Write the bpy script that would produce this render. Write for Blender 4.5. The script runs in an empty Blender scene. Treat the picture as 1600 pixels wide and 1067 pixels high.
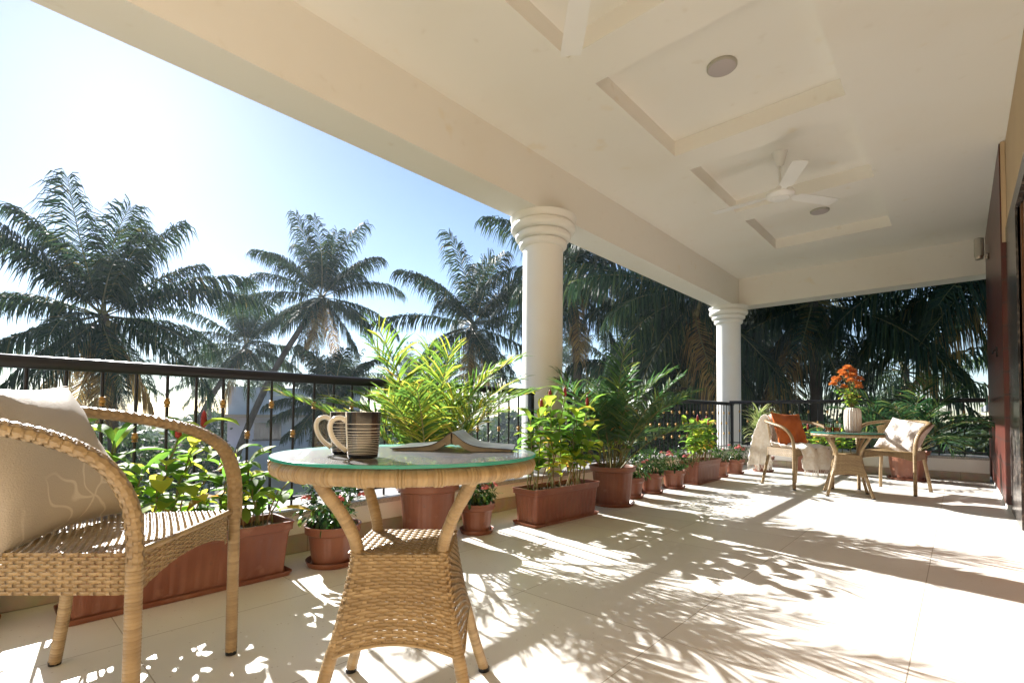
import bpy, math, random
import numpy as np
from mathutils import Matrix, Vector

# ------------------------------------------------------------------ camera, world, sun, exposure
scn = bpy.context.scene
COL = scn.collection
R_ = math.radians
YAW, PITCH, ROLL = R_(42.488), R_(1.736), R_(0.466)
Fv = Vector((-math.sin(YAW)*math.cos(PITCH), math.cos(YAW)*math.cos(PITCH), math.sin(PITCH)))
R0 = Vector((math.cos(YAW), math.sin(YAW), 0)); U0 = R0.cross(Fv)
Rv = R0*math.cos(ROLL) + U0*math.sin(ROLL); Uv = -R0*math.sin(ROLL) + U0*math.cos(ROLL)
cd = bpy.data.cameras.new('camera'); cam = bpy.data.objects.new('camera', cd); COL.objects.link(cam)
m = Matrix((Rv, Uv, -Fv)).transposed().to_4x4(); m.translation = (0, 0, 0.8)
cam.matrix_world = m
cd.sensor_width = 36; cd.lens = 766.735/1600*36
cd.shift_x = (800-796.743)/1600; cd.shift_y = (623.107-533.5)/1600
cd.clip_start = 0.05; cd.clip_end = 2000
scn.camera = cam

SUN_DIR = Vector((-0.8592, 0.1334, 0.4939)).normalized()
SUN_EL = math.asin(SUN_DIR.z)
w = bpy.data.worlds.new('World'); scn.world = w; w.use_nodes = True
nt = w.node_tree; bg = nt.nodes['Background']
sky = nt.nodes.new('ShaderNodeTexSky'); sky.sky_type = 'NISHITA'; sky.sun_disc = False
sky.sun_elevation = SUN_EL; sky.sun_rotation = math.atan2(SUN_DIR.x, SUN_DIR.y)
sky.air_density = 0.8; sky.dust_density = 0.13; sky.ozone_density = 1.0; sky.altitude = 0
nt.links.new(sky.outputs[0], bg.inputs[0]); bg.inputs[1].default_value = 0.058
sl = bpy.data.lights.new('sun', 'SUN'); sl.energy = 4.8; sl.angle = R_(0.53); sl.color = (1.0, 0.965, 0.915)
so = bpy.data.objects.new('sun', sl); COL.objects.link(so)
so.rotation_euler = SUN_DIR.to_track_quat('Z', 'Y').to_euler()
scn.view_settings.view_transform = 'Standard'; scn.view_settings.look = 'None'
scn.view_settings.exposure = 1.8; scn.view_settings.gamma = 1.0
scn.cycles.max_bounces = 10; scn.cycles.diffuse_bounces = 6; scn.cycles.transparent_max_bounces = 16
scn.cycles.use_denoising = True; scn.cycles.sample_clamp_indirect = 8
scn.cycles.caustics_reflective = False

# ------------------------------------------------------------------ helpers
def tag(o, label=None, cat=None, group=None, kind=None):
    if label: o['label'] = label
    if cat: o['category'] = cat
    if group: o['group'] = group
    if kind: o['kind'] = kind
    return o

def thing(name, label, cat, loc=(0, 0, 0), rz=0, group=None, scale=1):
    o = bpy.data.objects.new(name, None); COL.objects.link(o)
    o.location = loc; o.rotation_euler = (0, 0, rz); o.scale = (scale,)*3
    o.empty_display_size = .1
    return tag(o, label, cat, group)

class MB:
    def __init__(s): s.v = []; s.f = []; s.n = 0; s.mi = []
    def add(s, V, F, mi=0):
        V = np.asarray(V, float).reshape(-1, 3); k = s.n
        s.v.append(V); s.n += len(V)
        if isinstance(F, np.ndarray): F = (F+k).tolist()
        else: F = [tuple(i+k for i in f) for f in F]
        s.f += F; s.mi += [mi]*len(F)
        return s
    def box(s, x0, x1, y0, y1, z0, z1, mi=0):
        V = [(x, y, z) for x in (x0, x1) for y in (y0, y1) for z in (z0, z1)]
        return s.add(V, [(0,1,3,2),(4,6,7,5),(0,4,5,1),(2,3,7,6),(0,2,6,4),(1,5,7,3)], mi)
    def grid(s, P, closed=False, mi=0, flip=False):
        P = np.asarray(P); a, b = P.shape[:2]
        I = np.arange(a*b).reshape(a, b)
        if closed: I = np.concatenate([I, I[:, :1]], 1)
        q = np.stack([I[:-1, :-1], I[:-1, 1:], I[1:, 1:], I[1:, :-1]], -1).reshape(-1, 4)
        if flip: q = q[:, ::-1]
        return s.add(P.reshape(-1, 3), q, mi)
    def lathe(s, prof, n=32, c=(0, 0, 0), mod=None, mi=0, cap=True):
        th = np.linspace(0, 2*np.pi, n, endpoint=False); P = []
        for i, (r, z) in enumerate(prof):
            rr = r*np.ones(n)
            if mod is not None: rr = mod(rr, th, i, z)
            P.append(np.stack([c[0]+rr*np.cos(th), c[1]+rr*np.sin(th), np.full(n, c[2]+z)], -1))
        k = s.n; s.grid(np.array(P), True, mi)
        if cap:
            m_ = len(prof)
            s.f.append(tuple(k+i for i in range(n))[::-1]); s.f.append(tuple(k+(m_-1)*n+i for i in range(n))); s.mi += [mi, mi]
        return s
    def tube(s, path, r, n=8, mi=0, flat=1.0, cap=True):
        P = np.asarray(path, float); m_ = len(P)
        r = np.ones(m_)*r if np.ndim(r) == 0 else np.asarray(r, float)
        T = np.gradient(P, axis=0); T /= np.linalg.norm(T, axis=1)[:, None]+1e-12
        ref = np.array([0, 0, 1.]) if abs(T[:, 2]).max() < .93 else (np.array([1., 0, 0]) if abs(T[:, 0]).max() < .93 else np.array([0, 1., 0]))
        A = np.cross(T, ref); A /= np.linalg.norm(A, axis=1)[:, None]+1e-12; B = np.cross(T, A)
        th = np.linspace(0, 2*np.pi, n, endpoint=False)
        Q = P[:, None]+r[:, None, None]*(A[:, None]*np.cos(th)[None, :, None]+B[:, None]*flat*np.sin(th)[None, :, None])
        k = s.n; s.grid(Q, True, mi)
        if cap:
            s.f.append(tuple(k+i for i in range(n))[::-1]); s.f.append(tuple(k+(m_-1)*n+i for i in range(n))); s.mi += [mi, mi]
        return s
    def build(s, name, mats, parent=None, smooth=True, loc=None, auto=None):
        me = bpy.data.meshes.new(name)
        V = np.concatenate(s.v).tolist()
        me.from_pydata(V, [], s.f); 
        if not isinstance(mats, (list, tuple)): mats = [mats]
        for m_ in mats: me.materials.append(m_)
        if len(mats) > 1: me.polygons.foreach_set('material_index', s.mi)
        if smooth: me.polygons.foreach_set('use_smooth', [True]*len(me.polygons))
        me.update()
        if auto:
            me.set_sharp_from_angle(angle=R_(auto))
        o = bpy.data.objects.new(name, me); COL.objects.link(o)
        if parent: o.parent = parent
        if loc: o.location = loc
        return o

def copy_tree(o, parent=None):
    c = o.copy(); COL.objects.link(c); c.parent = parent
    for ch in list(o.children): copy_tree(ch, c)
    return c

def spline(pts, n=40):
    P = np.asarray(pts, float); P = np.vstack([2*P[0]-P[1], P, 2*P[-1]-P[-2]]); out = []
    k = len(P)-3; tt = np.linspace(0, k, n)
    for t in tt:
        i = min(int(t), k-1); u = t-i; a, b, c, d = P[i:i+4]
        out.append(.5*((2*b)+(-a+c)*u+(2*a-5*b+4*c-d)*u*u+(-a+3*b-3*c+d)*u**3))
    return np.array(out)

def resample(P, step):
    d = np.r_[0, np.cumsum(np.linalg.norm(np.diff(P, axis=0), axis=1))]
    n = max(4, int(d[-1]/step)+1); t = np.linspace(0, d[-1], n)
    return np.stack([np.interp(t, d, P[:, i]) for i in range(3)], 1), t

def wrap_tube(mb, pts, r, pitch=.0085, n=10, seed=0, mi=0):
    P, t = resample(np.asarray(pts, float), pitch)
    m_ = len(P); T = np.gradient(P, axis=0); T /= np.linalg.norm(T, axis=1)[:, None]
    prof = [(-.52, .975), (-.36, 1.012), (0, 1.028), (.36, 1.012), (.52, .975)]
    for i in range(m_):
        j = random.uniform(-.008, .008); tl = random.uniform(-.03, .03)
        Q = [P[i]+T[i]*pitch*a for a, _ in prof]
        if i == 0: Q = [q+T[i]*pitch*.4 for q in Q]
        mb.tube(Q, [r*(k+j) for _, k in prof], n, mi, cap=(i in (0, m_-1)))

def weave(mb, S, nu, nv, amp=.0022, wf=.9, wp=.38, closed=False, mi=0, sub=4):
    def P(u, v, off):
        e = 1e-3
        p = S(u, v); du = S(u+e, v)-S(u-e, v); dv = S(u, v+e)-S(u, v-e)
        N = np.cross(du, dv); N /= np.linalg.norm(N, axis=-1)[..., None]+1e-12
        return p+N*off[..., None]
    x = np.linspace(0, nu, nu*sub+1)
    for j in range(nv):
        jj = random.uniform(-.06, .06)
        c = np.array([-.5, -.3, 0, .3, .5])*wf; lift = np.array([-.55, .2, .45, .2, -.55])*amp
        U, C = np.meshgrid(x/nu, (j+.5+jj+c)/nv); X = U*nu
        wv = np.cos(np.pi*(X+j)); wv = np.sign(wv)*np.abs(wv)**.6
        off = amp*wv+lift[:, None]
        mb.grid(P(U, C, off), False, mi)
    y = np.linspace(0, nv, nv*3+1)
    for k in range(nu+(0 if closed else 1)):
        kk = random.uniform(-.05, .05)
        c = np.array([-.5, 0, .5])*wp; lift = np.array([-.5, .3, -.5])*amp
        Y, C = np.meshgrid(y/nv, (k+kk+c)/nu); YY = Y*nv-.5
        wv = np.cos(np.pi*(YY+k)); off = -amp*wv+lift[:, None]
        mb.grid(P(C, Y, off), False, mi, flip=True)

# ------------------------------------------------------------------ materials
def mat(name, col, rough=.5, spec=.5, metal=0., var=None, bump=None, trans=0., islands=None, coat=0., transl=0., transl_col=None):
    """var=(scale, colour2, contrast)   bump=(scale, strength)   islands=list of (pos,colour)"""
    m_ = bpy.data.materials.new(name); m_.use_nodes = True
    t = m_.node_tree; N = t.nodes; L = t.links
    p = N['Principled BSDF']; out = N['Material Output']
    p.inputs['Base Color'].default_value = (*col, 1); p.inputs['Roughness'].default_value = rough
    p.inputs['Metallic'].default_value = metal; p.inputs['Specular IOR Level'].default_value = spec
    p.inputs['Transmission Weight'].default_value = trans; p.inputs['Coat Weight'].default_value = coat
    geo = N.new('ShaderNodeNewGeometry'); tc = N.new('ShaderNodeTexCoord'); csock = None
    if islands:
        r = N.new('ShaderNodeValToRGB'); r.color_ramp.interpolation = 'LINEAR'
        e = r.color_ramp.elements
        for i, (pos, c) in enumerate(islands):
            el = e[i] if i < 2 else e.new(pos)
            el.position = pos; el.color = (*c, 1)
        L.new(geo.outputs['Random Per Island'], r.inputs[0]); csock = r.outputs[0]
    if var:
        for (sc, c2, lo, hi) in ([var] if not isinstance(var, list) else var):
            nz = N.new('ShaderNodeTexNoise'); nz.inputs['Scale'].default_value = sc; nz.inputs['Detail'].default_value = 6
            L.new(tc.outputs['Object'], nz.inputs['Vector'])
            mr = N.new('ShaderNodeMapRange'); mr.inputs[1].default_value = lo; mr.inputs[2].default_value = hi
            L.new(nz.outputs['Fac'], mr.inputs[0])
            mx = N.new('ShaderNodeMix'); mx.data_type = 'RGBA'
            L.new(mr.outputs[0], mx.inputs['Factor'])
            if csock: L.new(csock, mx.inputs['A'])
            else: mx.inputs['A'].default_value = (*col, 1)
            mx.inputs['B'].default_value = (*c2, 1); csock = mx.outputs['Result']
    if csock: L.new(csock, p.inputs['Base Color'])
    if bump:
        nb = N.new('ShaderNodeTexNoise'); nb.inputs['Scale'].default_value = bump[0]; nb.inputs['Detail'].default_value = 5
        L.new(tc.outputs['Object'], nb.inputs['Vector'])
        b = N.new('ShaderNodeBump'); b.inputs['Strength'].default_value = bump[1]; b.inputs['Distance'].default_value = .01
        L.new(nb.outputs['Fac'], b.inputs['Height']); L.new(b.outputs[0], p.inputs['Normal'])
    if transl:
        tr = N.new('ShaderNodeBsdfTranslucent'); mx = N.new('ShaderNodeMixShader'); mx.inputs[0].default_value = transl
        if csock:
            hs = N.new('ShaderNodeHueSaturation'); hs.inputs['Value'].default_value = transl_col or 2.0
            hs.inputs['Saturation'].default_value = .96
            L.new(csock, hs.inputs['Color']); L.new(hs.outputs[0], tr.inputs['Color'])
        else: tr.inputs['Color'].default_value = (*[min(1, c*(transl_col or 1.5)) for c in col], 1)
        L.new(p.outputs[0], mx.inputs[1]); L.new(tr.outputs[0], mx.inputs[2]); L.new(mx.outputs[0], out.inputs['Surface'])
    return m_

M = {}
M['cream'] = mat('cream_paint', (.88, .86, .805), .75, .3, var=[(1.2, (.86, .825, .75), .5, .75), (3.1, (.82, .74, .58), .66, .80), (9, (.80, .76, .68), .64, .8)], bump=(6, .22))
M['white_paint'] = mat('white_paint', (.87, .86, .82), .6, .35, var=(2.0, (.83, .80, .73), .5, .8), bump=(120, .05))
M['tan_wall'] = mat('tan_wall_paint', (.62, .47, .30), .7, .3, var=(2, (.56, .42, .26), .45, .75), bump=(150, .06))
M['rattan'] = mat('rattan', (.50, .34, .165), .38, .5, islands=[(0, (.275, .19, .092)), (.5, (.34, .24, .12)), (1, (.395, .285, .15))], var=(9, (.26, .175, .085), .5, .75), bump=(500, .06), transl=.12, transl_col=1.3)
M['rattan_dark'] = mat('rattan_core', (.22, .14, .07), .7)
M['terracotta'] = mat('terracotta_plastic', (.235, .09, .048), .42, .4, var=[(4, (.18, .056, .03), .42, .7), (11, (.36, .20, .13), .62, .86), (38, (.15, .07, .045), .62, .8)], bump=(60, .08))
M['soil'] = mat('potting_soil', (.045, .028, .018), .95, .1, var=(60, (.11, .07, .045), .5, .7), bump=(90, .9))
M['black_metal'] = mat('black_metal', (.007, .007, .009), .3, .35, bump=(40, .05))
M['gold'] = mat('gold_paint', (.46, .27, .07), .4, .6, metal=.5, var=(60, (.2, .11, .03), .5, .7))
M['granite_sill'] = mat('sill_stone', (.42, .40, .37), .35, .5, var=(120, (.2, .19, .18), .5, .65))
M['granite'] = mat('granite', (.055, .05, .048), .22, .5, var=[(30, (.17, .145, .12), .5, .62), (7, (.02, .02, .02), .52, .6)])
M['brown_wood'] = mat('brown_wood', (.20, .085, .03), .4, .5, var=(8, (.12, .05, .02), .4, .7))
M['fan_white'] = mat('fan_white', (.88, .88, .86), .35, .5)
M['lamp_grey'] = mat('lamp_diffuser', (.50, .45, .45), .5, .4)
M['lamp_shell'] = mat('lamp_shell', (.42, .40, .34), .45, .5)
M['steel'] = mat('steel', (.55, .5, .45), .3, .5, metal=1)
M['glass'] = mat('clear_glass', (1, 1, 1), .0, .5, trans=1)
M['glass_edge'] = mat('green_glass', (.45, .92, .78), .02, .5, trans=1)
def thin_glass(name, tint, dust=.0):
    m_ = bpy.data.materials.new(name); m_.use_nodes = True; t = m_.node_tree; N = t.nodes; L = t.links
    out = N['Material Output']; N.remove(N['Principled BSDF'])
    tr = N.new('ShaderNodeBsdfTransparent'); tr.inputs[0].default_value = (*tint, 1)
    gl = N.new('ShaderNodeMixShader'); gl.inputs[0].default_value = dust; g1 = N.new('ShaderNodeBsdfGlossy'); g1.inputs['Roughness'].default_value = .02; g2 = N.new('ShaderNodeBsdfGlossy'); g2.inputs['Roughness'].default_value = .32; L.new(g1.outputs[0], gl.inputs[1]); L.new(g2.outputs[0], gl.inputs[2])
    fr = N.new('ShaderNodeFresnel'); fr.inputs[0].default_value = 1.5
    mx = N.new('ShaderNodeMixShader'); L.new(fr.outputs[0], mx.inputs[0]); L.new(tr.outputs[0], mx.inputs[1]); L.new(gl.outputs[0], mx.inputs[2])
    L.new(mx.outputs[0], out.inputs['Surface']); return m_
M['glass_thin'] = thin_glass('table_glass', (.95, .985, .975), .45)
M['glass_clear'] = thin_glass('tumbler_glass', (.96, .98, .97))
M['glass_rim'] = mat('glass_green_edge', (.05, .42, .34), .15, .6, transl=.5, transl_col=1.6)
M['mug_white'] = mat('mug_white', (.62, .58, .50), .18, .5)
M['mug_black'] = mat('mug_black', (.010, .010, .012), .12, .5)
M['mug_cream'] = mat('mug_line', (.66, .63, .57), .3, .5)
M['book_cover'] = mat('book_cover', (.10, .10, .11), .3, .4, var=(18, (.035, .035, .05), .45, .6))
M['page'] = mat('book_pages', (.42, .37, .29), .8, .2, bump=(300, .3))
M['cloth_white'] = mat('cream_knit', (.90, .88, .84), .95, .1, var=(30, (.80, .75, .67), .4, .7), bump=(70, .8), transl=.25, transl_col=1.0)
def jacquard():
    m_ = mat('cream_jacquard', (.62, .55, .46), .6, .4, bump=(260, .25)); t = m_.node_tree; N = t.nodes; L = t.links; p = N['Principled BSDF']
    tc = N.new('ShaderNodeTexCoord'); nz = N.new('ShaderNodeTexNoise'); nz.inputs['Scale'].default_value = 5
    ad = N.new('ShaderNodeMix'); ad.data_type = 'VECTOR'; ad.inputs['Factor'].default_value = .22; L.new(tc.outputs['Object'], nz.inputs['Vector']); L.new(tc.outputs['Object'], ad.inputs[4]); L.new(nz.outputs['Color'], ad.inputs[5])
    vo = N.new('ShaderNodeTexVoronoi'); vo.feature = 'DISTANCE_TO_EDGE'; vo.inputs['Scale'].default_value = 8; L.new(ad.outputs[1], vo.inputs['Vector'])
    mr = N.new('ShaderNodeMapRange'); mr.inputs[1].default_value = .012; mr.inputs[2].default_value = .03; mr.inputs[3].default_value = 1; mr.inputs[4].default_value = 0; L.new(vo.outputs['Distance'], mr.inputs[0])
    n2 = N.new('ShaderNodeTexNoise'); n2.inputs['Scale'].default_value = 2.6; L.new(tc.outputs['Object'], n2.inputs['Vector'])
    m2 = N.new('ShaderNodeMapRange'); m2.inputs[1].default_value = .46; m2.inputs[2].default_value = .54; L.new(n2.outputs['Fac'], m2.inputs[0])
    mu = N.new('ShaderNodeMath'); mu.operation = 'MULTIPLY'; L.new(mr.outputs[0], mu.inputs[0]); L.new(m2.outputs[0], mu.inputs[1])
    mx = N.new('ShaderNodeMix'); mx.data_type = 'RGBA'; mx.inputs['A'].default_value = (.42, .375, .315, 1); mx.inputs['B'].default_value = (.56, .52, .45, 1); L.new(mu.outputs[0], mx.inputs['Factor']); L.new(mx.outputs['Result'], p.inputs['Base Color'])
    return m_
M['cushion_rust'] = mat('rust_linen', (.46, .125, .028), .9, .15, var=(12, (.38, .09, .02), .4, .7), bump=(300, .35))
M['cushion_cream'] = jacquard()
M['cushion_white'] = mat('white_embroidery', (.66, .61, .56), .9, .2, var=(30, (.55, .49, .44), .5, .7), bump=(45, 1.0))
M['vase'] = mat('vase_ceramic', (.82, .77, .70), .55, .4, bump=(120, .1))
M['tea'] = mat('amber_drink', (.62, .27, .04), .1, .5, transl=.5, transl_col=1.5)
G1, G2 = (.030, .075, .018), (.085, .15, .022)
M['costus'] = mat('costus_leaf', (.1, .2, .02), .58, .22, islands=[(0, (.05, .12, .014)), (.45, (.10, .19, .018)), (.78, (.24, .30, .02)), (.94, (.46, .40, .03)), (1, (.40, .17, .03))], transl=.58, transl_col=2.4)
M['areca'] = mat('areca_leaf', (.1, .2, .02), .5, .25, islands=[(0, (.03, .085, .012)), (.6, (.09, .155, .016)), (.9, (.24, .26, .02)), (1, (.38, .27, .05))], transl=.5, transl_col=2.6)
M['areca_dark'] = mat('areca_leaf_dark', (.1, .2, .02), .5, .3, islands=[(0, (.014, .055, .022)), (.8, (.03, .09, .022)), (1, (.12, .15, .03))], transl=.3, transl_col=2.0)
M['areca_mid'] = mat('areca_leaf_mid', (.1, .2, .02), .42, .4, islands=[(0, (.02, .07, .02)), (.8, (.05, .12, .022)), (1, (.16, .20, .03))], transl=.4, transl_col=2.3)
M['ixora'] = mat('ixora_leaf', (.03, .08, .015), .3, .5, islands=[(0, (.012, .045, .010)), (.8, (.03, .085, .014)), (1, (.12, .18, .02))], transl=.3, transl_col=2.4)
M['dracaena'] = mat('striped_leaf', (.2, .3, .08), .35, .5, islands=[(0, (.10, .18, .04)), (.5, (.30, .36, .12)), (1, (.52, .52, .24))], transl=.35, transl_col=1.4)
M['stem'] = mat('plant_stem', (.13, .15, .04), .6, .3, var=(20, (.22, .15, .06), .4, .7))
M['dry_stem'] = mat('dry_cane', (.34, .22, .12), .7, .3, var=(20, (.2, .11, .06), .4, .7))
M['red_cone'] = mat('red_bract', (.36, .028, .022), .45, .4, var=(60, (.22, .015, .02), .4, .7))
M['pink'] = mat('pink_petals', (.68, .16, .17), .7, .3, islands=[(0, (.55, .10, .12)), (1, (.80, .30, .28))], transl=.3, transl_col=1.3)
M['orange'] = mat('orange_petals', (.75, .17, .02), .7, .3, islands=[(0, (.48, .13, .015)), (.5, (.66, .22, .03)), (1, (.78, .36, .07))], transl=.3, transl_col=1.3)
M['palm'] = mat('palm_leaf', (.03, .06, .02), .6, .2, islands=[(0, (.012, .032, .018)), (.7, (.024, .052, .022)), (.97, (.06, .085, .025)), (1, (.20, .15, .05))], transl=.25, transl_col=2.0)
M['palm_far'] = mat('palm_leaf_far', (.03, .06, .02), .6, .2, islands=[(0, (.025, .05, .028)), (.8, (.04, .075, .03)), (1, (.10, .12, .04))], transl=.22, transl_col=2.0)
M['palm_dry'] = mat('palm_leaf_dry', (.26, .16, .06), .7, .3, islands=[(0, (.15, .08, .03)), (.5, (.32, .20, .06)), (1, (.46, .32, .10))], transl=.35, transl_col=1.6)
M['rachis'] = mat('palm_rachis', (.20, .18, .06), .5, .4)
M['trunk'] = mat('palm_trunk', (.13, .105, .08), .9, .2, var=(3, (.07, .055, .045), .4, .7), bump=(12, .8))
M['coconut'] = mat('coconut_husk', (.20, .16, .05), .5, .4)
M['broad'] = mat('broad_leaf', (.03, .06, .02), .5, .4, islands=[(0, (.018, .042, .018)), (.7, (.04, .075, .022)), (1, (.10, .13, .03))], transl=.22, transl_col=2.0)
M['house_wall'] = mat('pale_house_wall', (.55, .60, .66), .8, .2, var=(.8, (.46, .50, .56), .4, .7))
M['house_trim'] = mat('house_trim', (.42, .36, .26), .8, .2)
M['dark_glass'] = mat('dark_window', (.02, .025, .03), .1, .5)

# --- materials that need a pattern of their own
def floor_mat():
    m_ = bpy.data.materials.new('speckled_tile'); m_.use_nodes = True; t = m_.node_tree; N = t.nodes; L = t.links
    p = N['Principled BSDF']; tc = N.new('ShaderNodeTexCoord')
    mp = N.new('ShaderNodeMapping'); mp.inputs['Location'].default_value = (.131, -.383, 0); L.new(tc.outputs['Object'], mp.inputs[0])
    br = N.new('ShaderNodeTexBrick'); br.offset = 0; br.squash = 1
    br.inputs['Scale'].default_value = 1; br.inputs['Brick Width'].default_value = .668; br.inputs['Row Height'].default_value = .6575
    br.inputs['Mortar Size'].default_value = .0019; br.inputs['Mortar Smooth'].default_value = .2
    br.inputs['Color1'].default_value = (.72, .70, .655, 1); br.inputs['Color2'].default_value = (.78, .76, .71, 1); br.inputs['Mortar'].default_value = (.36, .32, .26, 1)
    L.new(mp.outputs[0], br.inputs[0])
    vo = N.new('ShaderNodeTexVoronoi'); vo.inputs['Scale'].default_value = 42; L.new(tc.outputs['Object'], vo.inputs[0])
    lt = N.new('ShaderNodeMath'); lt.operation = 'LESS_THAN'; lt.inputs[1].default_value = .13; L.new(vo.outputs['Distance'], lt.inputs[0])
    sp = N.new('ShaderNodeSeparateColor'); L.new(vo.outputs['Color'], sp.inputs[0])
    gt = N.new('ShaderNodeMath'); gt.operation = 'GREATER_THAN'; gt.inputs[1].default_value = .62; L.new(sp.outputs[0], gt.inputs[0])
    mu = N.new('ShaderNodeMath'); mu.operation = 'MULTIPLY'; L.new(lt.outputs[0], mu.inputs[0]); L.new(gt.outputs[0], mu.inputs[1])
    m2 = N.new('ShaderNodeMath'); m2.operation = 'MULTIPLY'; m2.inputs[1].default_value = .55; L.new(mu.outputs[0], m2.inputs[0])
    mx = N.new('ShaderNodeMix'); mx.data_type = 'RGBA'; L.new(m2.outputs[0], mx.inputs['Factor']); L.new(br.outputs[0], mx.inputs['A']); mx.inputs['B'].default_value = (.40, .33, .25, 1)
    nz = N.new('ShaderNodeTexNoise'); nz.inputs['Scale'].default_value = 2.2; nz.inputs['Detail'].default_value = 8; L.new(tc.outputs['Object'], nz.inputs['Vector'])
    mr = N.new('ShaderNodeMapRange'); mr.inputs[1].default_value = .45; mr.inputs[2].default_value = .8; mr.inputs[4].default_value = .45; L.new(nz.outputs['Fac'], mr.inputs[0])
    m3 = N.new('ShaderNodeMix'); m3.data_type = 'RGBA'; L.new(mr.outputs[0], m3.inputs['Factor']); L.new(mx.outputs['Result'], m3.inputs['A']); m3.inputs['B'].default_value = (.60, .565, .505, 1)
    L.new(m3.outputs['Result'], p.inputs['Base Color'])
    r2 = N.new('ShaderNodeMapRange'); r2.inputs[3].default_value = .24; r2.inputs[4].default_value = .52; L.new(nz.outputs['Fac'], r2.inputs[0]); L.new(r2.outputs[0], p.inputs['Roughness'])
    b = N.new('ShaderNodeBump'); b.inputs['Strength'].default_value = .25; b.inputs['Distance'].default_value = .002; b.invert = True; L.new(br.outputs['Fac'], b.inputs['Height']); L.new(b.outputs[0], p.inputs['Normal'])
    p.inputs['Specular IOR Level'].default_value = .4
    return m_
M['floor'] = floor_mat()

def brick_mat(name, c1, c2, mortar, bw, rh, ms, axes='yz', rough=.3, bumpd=.004, off=.5):
    m_ = bpy.data.materials.new(name); m_.use_nodes = True; t = m_.node_tree; N = t.nodes; L = t.links
    p = N['Principled BSDF']; tc = N.new('ShaderNodeTexCoord'); s = N.new('ShaderNodeSeparateXYZ'); c = N.new('ShaderNodeCombineXYZ')
    L.new(tc.outputs['Object'], s.inputs[0])
    L.new(s.outputs['XYZ'.index(axes[0].upper())], c.inputs[0]); L.new(s.outputs['XYZ'.index(axes[1].upper())], c.inputs[1])
    br = N.new('ShaderNodeTexBrick'); br.offset = off; br.inputs['Scale'].default_value = 1; br.inputs['Brick Width'].default_value = bw; br.inputs['Row Height'].default_value = rh
    br.inputs['Mortar Size'].default_value = ms; br.inputs['Color1'].default_value = (*c1, 1); br.inputs['Color2'].default_value = (*c2, 1); br.inputs['Mortar'].default_value = (*mortar, 1)
    L.new(c.outputs[0], br.inputs[0])
    nz = N.new('ShaderNodeTexNoise'); nz.inputs['Scale'].default_value = 14; nz.inputs['Detail'].default_value = 6; L.new(tc.outputs['Object'], nz.inputs['Vector'])
    mx = N.new('ShaderNodeMix'); mx.data_type = 'RGBA'; mx.blend_type = 'MULTIPLY'; mx.inputs['Factor'].default_value = .5; L.new(br.outputs[0], mx.inputs['A']); L.new(nz.outputs['Color'], mx.inputs['B'])
    L.new(mx.outputs['Result'], p.inputs['Base Color']); p.inputs['Roughness'].default_value = rough
    a = N.new('ShaderNodeMath'); a.operation = 'MULTIPLY'; a.inputs[1].default_value = -1; L.new(br.outputs['Fac'], a.inputs[0])
    a2 = N.new('ShaderNodeMath'); a2.operation = 'MULTIPLY_ADD'; a2.inputs[1].default_value = .6; L.new(nz.outputs['Fac'], a2.inputs[0]); L.new(a.outputs[0], a2.inputs[2])
    b = N.new('ShaderNodeBump'); b.inputs['Strength'].default_value = .8; b.inputs['Distance'].default_value = bumpd; L.new(a2.outputs[0], b.inputs['Height']); L.new(b.outputs[0], p.inputs['Normal'])
    return m_
M['red_tile'] = brick_mat('red_clay_tile', (.15, .034, .021), (.105, .026, .018), (.08, .035, .028), .40, .20, .010, 'yz', .35, .0012)
M['skirting'] = brick_mat('skirting_tile', (.52, .43, .31), (.47, .39, .28), (.3, .25, .19), .66, .3, .003, 'yz', .45, .001, 0)
M['skirting_x'] = brick_mat('skirting_tile_far', (.52, .43, .31), (.47, .39, .28), (.3, .25, .19), .66, .3, .003, 'xz', .45, .001, 0)
M['roof_tile'] = brick_mat('clay_roof_tile', (.50, .22, .17), (.40, .17, .13), (.12, .06, .05), .32, .3, .03, 'xy', .8, .05)
M['ground'] = mat('yard_ground', (.09, .085, .05), .95, .1, var=[(.15, (.05, .075, .025), .4, .6), (2, (.16, .13, .09), .55, .75)])

# ------------------------------------------------------------------ structure of the terrace
XW, XR, YF, ZC, ZB = .33, .292, 8.52, 3.226, 2.731
def top(o, kind='structure'): o['kind'] = kind; return o
b = MB(); b.box(-3.25, 7, -5, 9.3, -.25, 0); top(b.build('floor', M['floor'], smooth=False))
b = MB(); b.box(-3.1, 7, -4.9, 9.1, -6.5, -.254); tag(b.build('lower_storey', M['white_paint'], smooth=False), kind='structure')
g = MB(); g.add([(-700, -700, -6.5), (700, -700, -6.5), (700, 900, -6.5), (-700, 900, -6.5)], [(0, 1, 2, 3)]); top(g.build('ground', M['ground'], smooth=False))

# ceiling with sunken trays
xs = [-2.869, -1.936, -.599, 7]; ys = [-5, -.40, .96, 1.30, 2.67, 3.014, 4.377, 4.72, 6.083, 6.43, 7.813, 9.142]
ZT = 3.366; c_ = MB()
for i in range(3):
    for j in range(len(ys)-1):
        x0, x1, y0, y1 = xs[i], xs[i+1], ys[j], ys[j+1]
        if i == 1 and j % 2 == 1:
            c_.add([(x0,y0,ZT),(x1,y0,ZT),(x1,y1,ZT),(x0,y1,ZT),(x0,y0,ZC),(x1,y0,ZC),(x1,y1,ZC),(x0,y1,ZC)],
                   [(3,2,1,0),(0,1,5,4),(1,2,6,5),(2,3,7,6),(3,0,4,7)])
        else: c_.add([(x0,y0,ZC),(x1,y0,ZC),(x1,y1,ZC),(x0,y1,ZC)], [(3,2,1,0)])
c_.box(-3.30, 7, -5, 9.6, 3.40, 3.62)
top(c_.build('ceiling', M['cream'], smooth=False))
b = MB(); b.box(-3.211, -2.869, -5, 9.55, ZB, 3.396)
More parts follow.
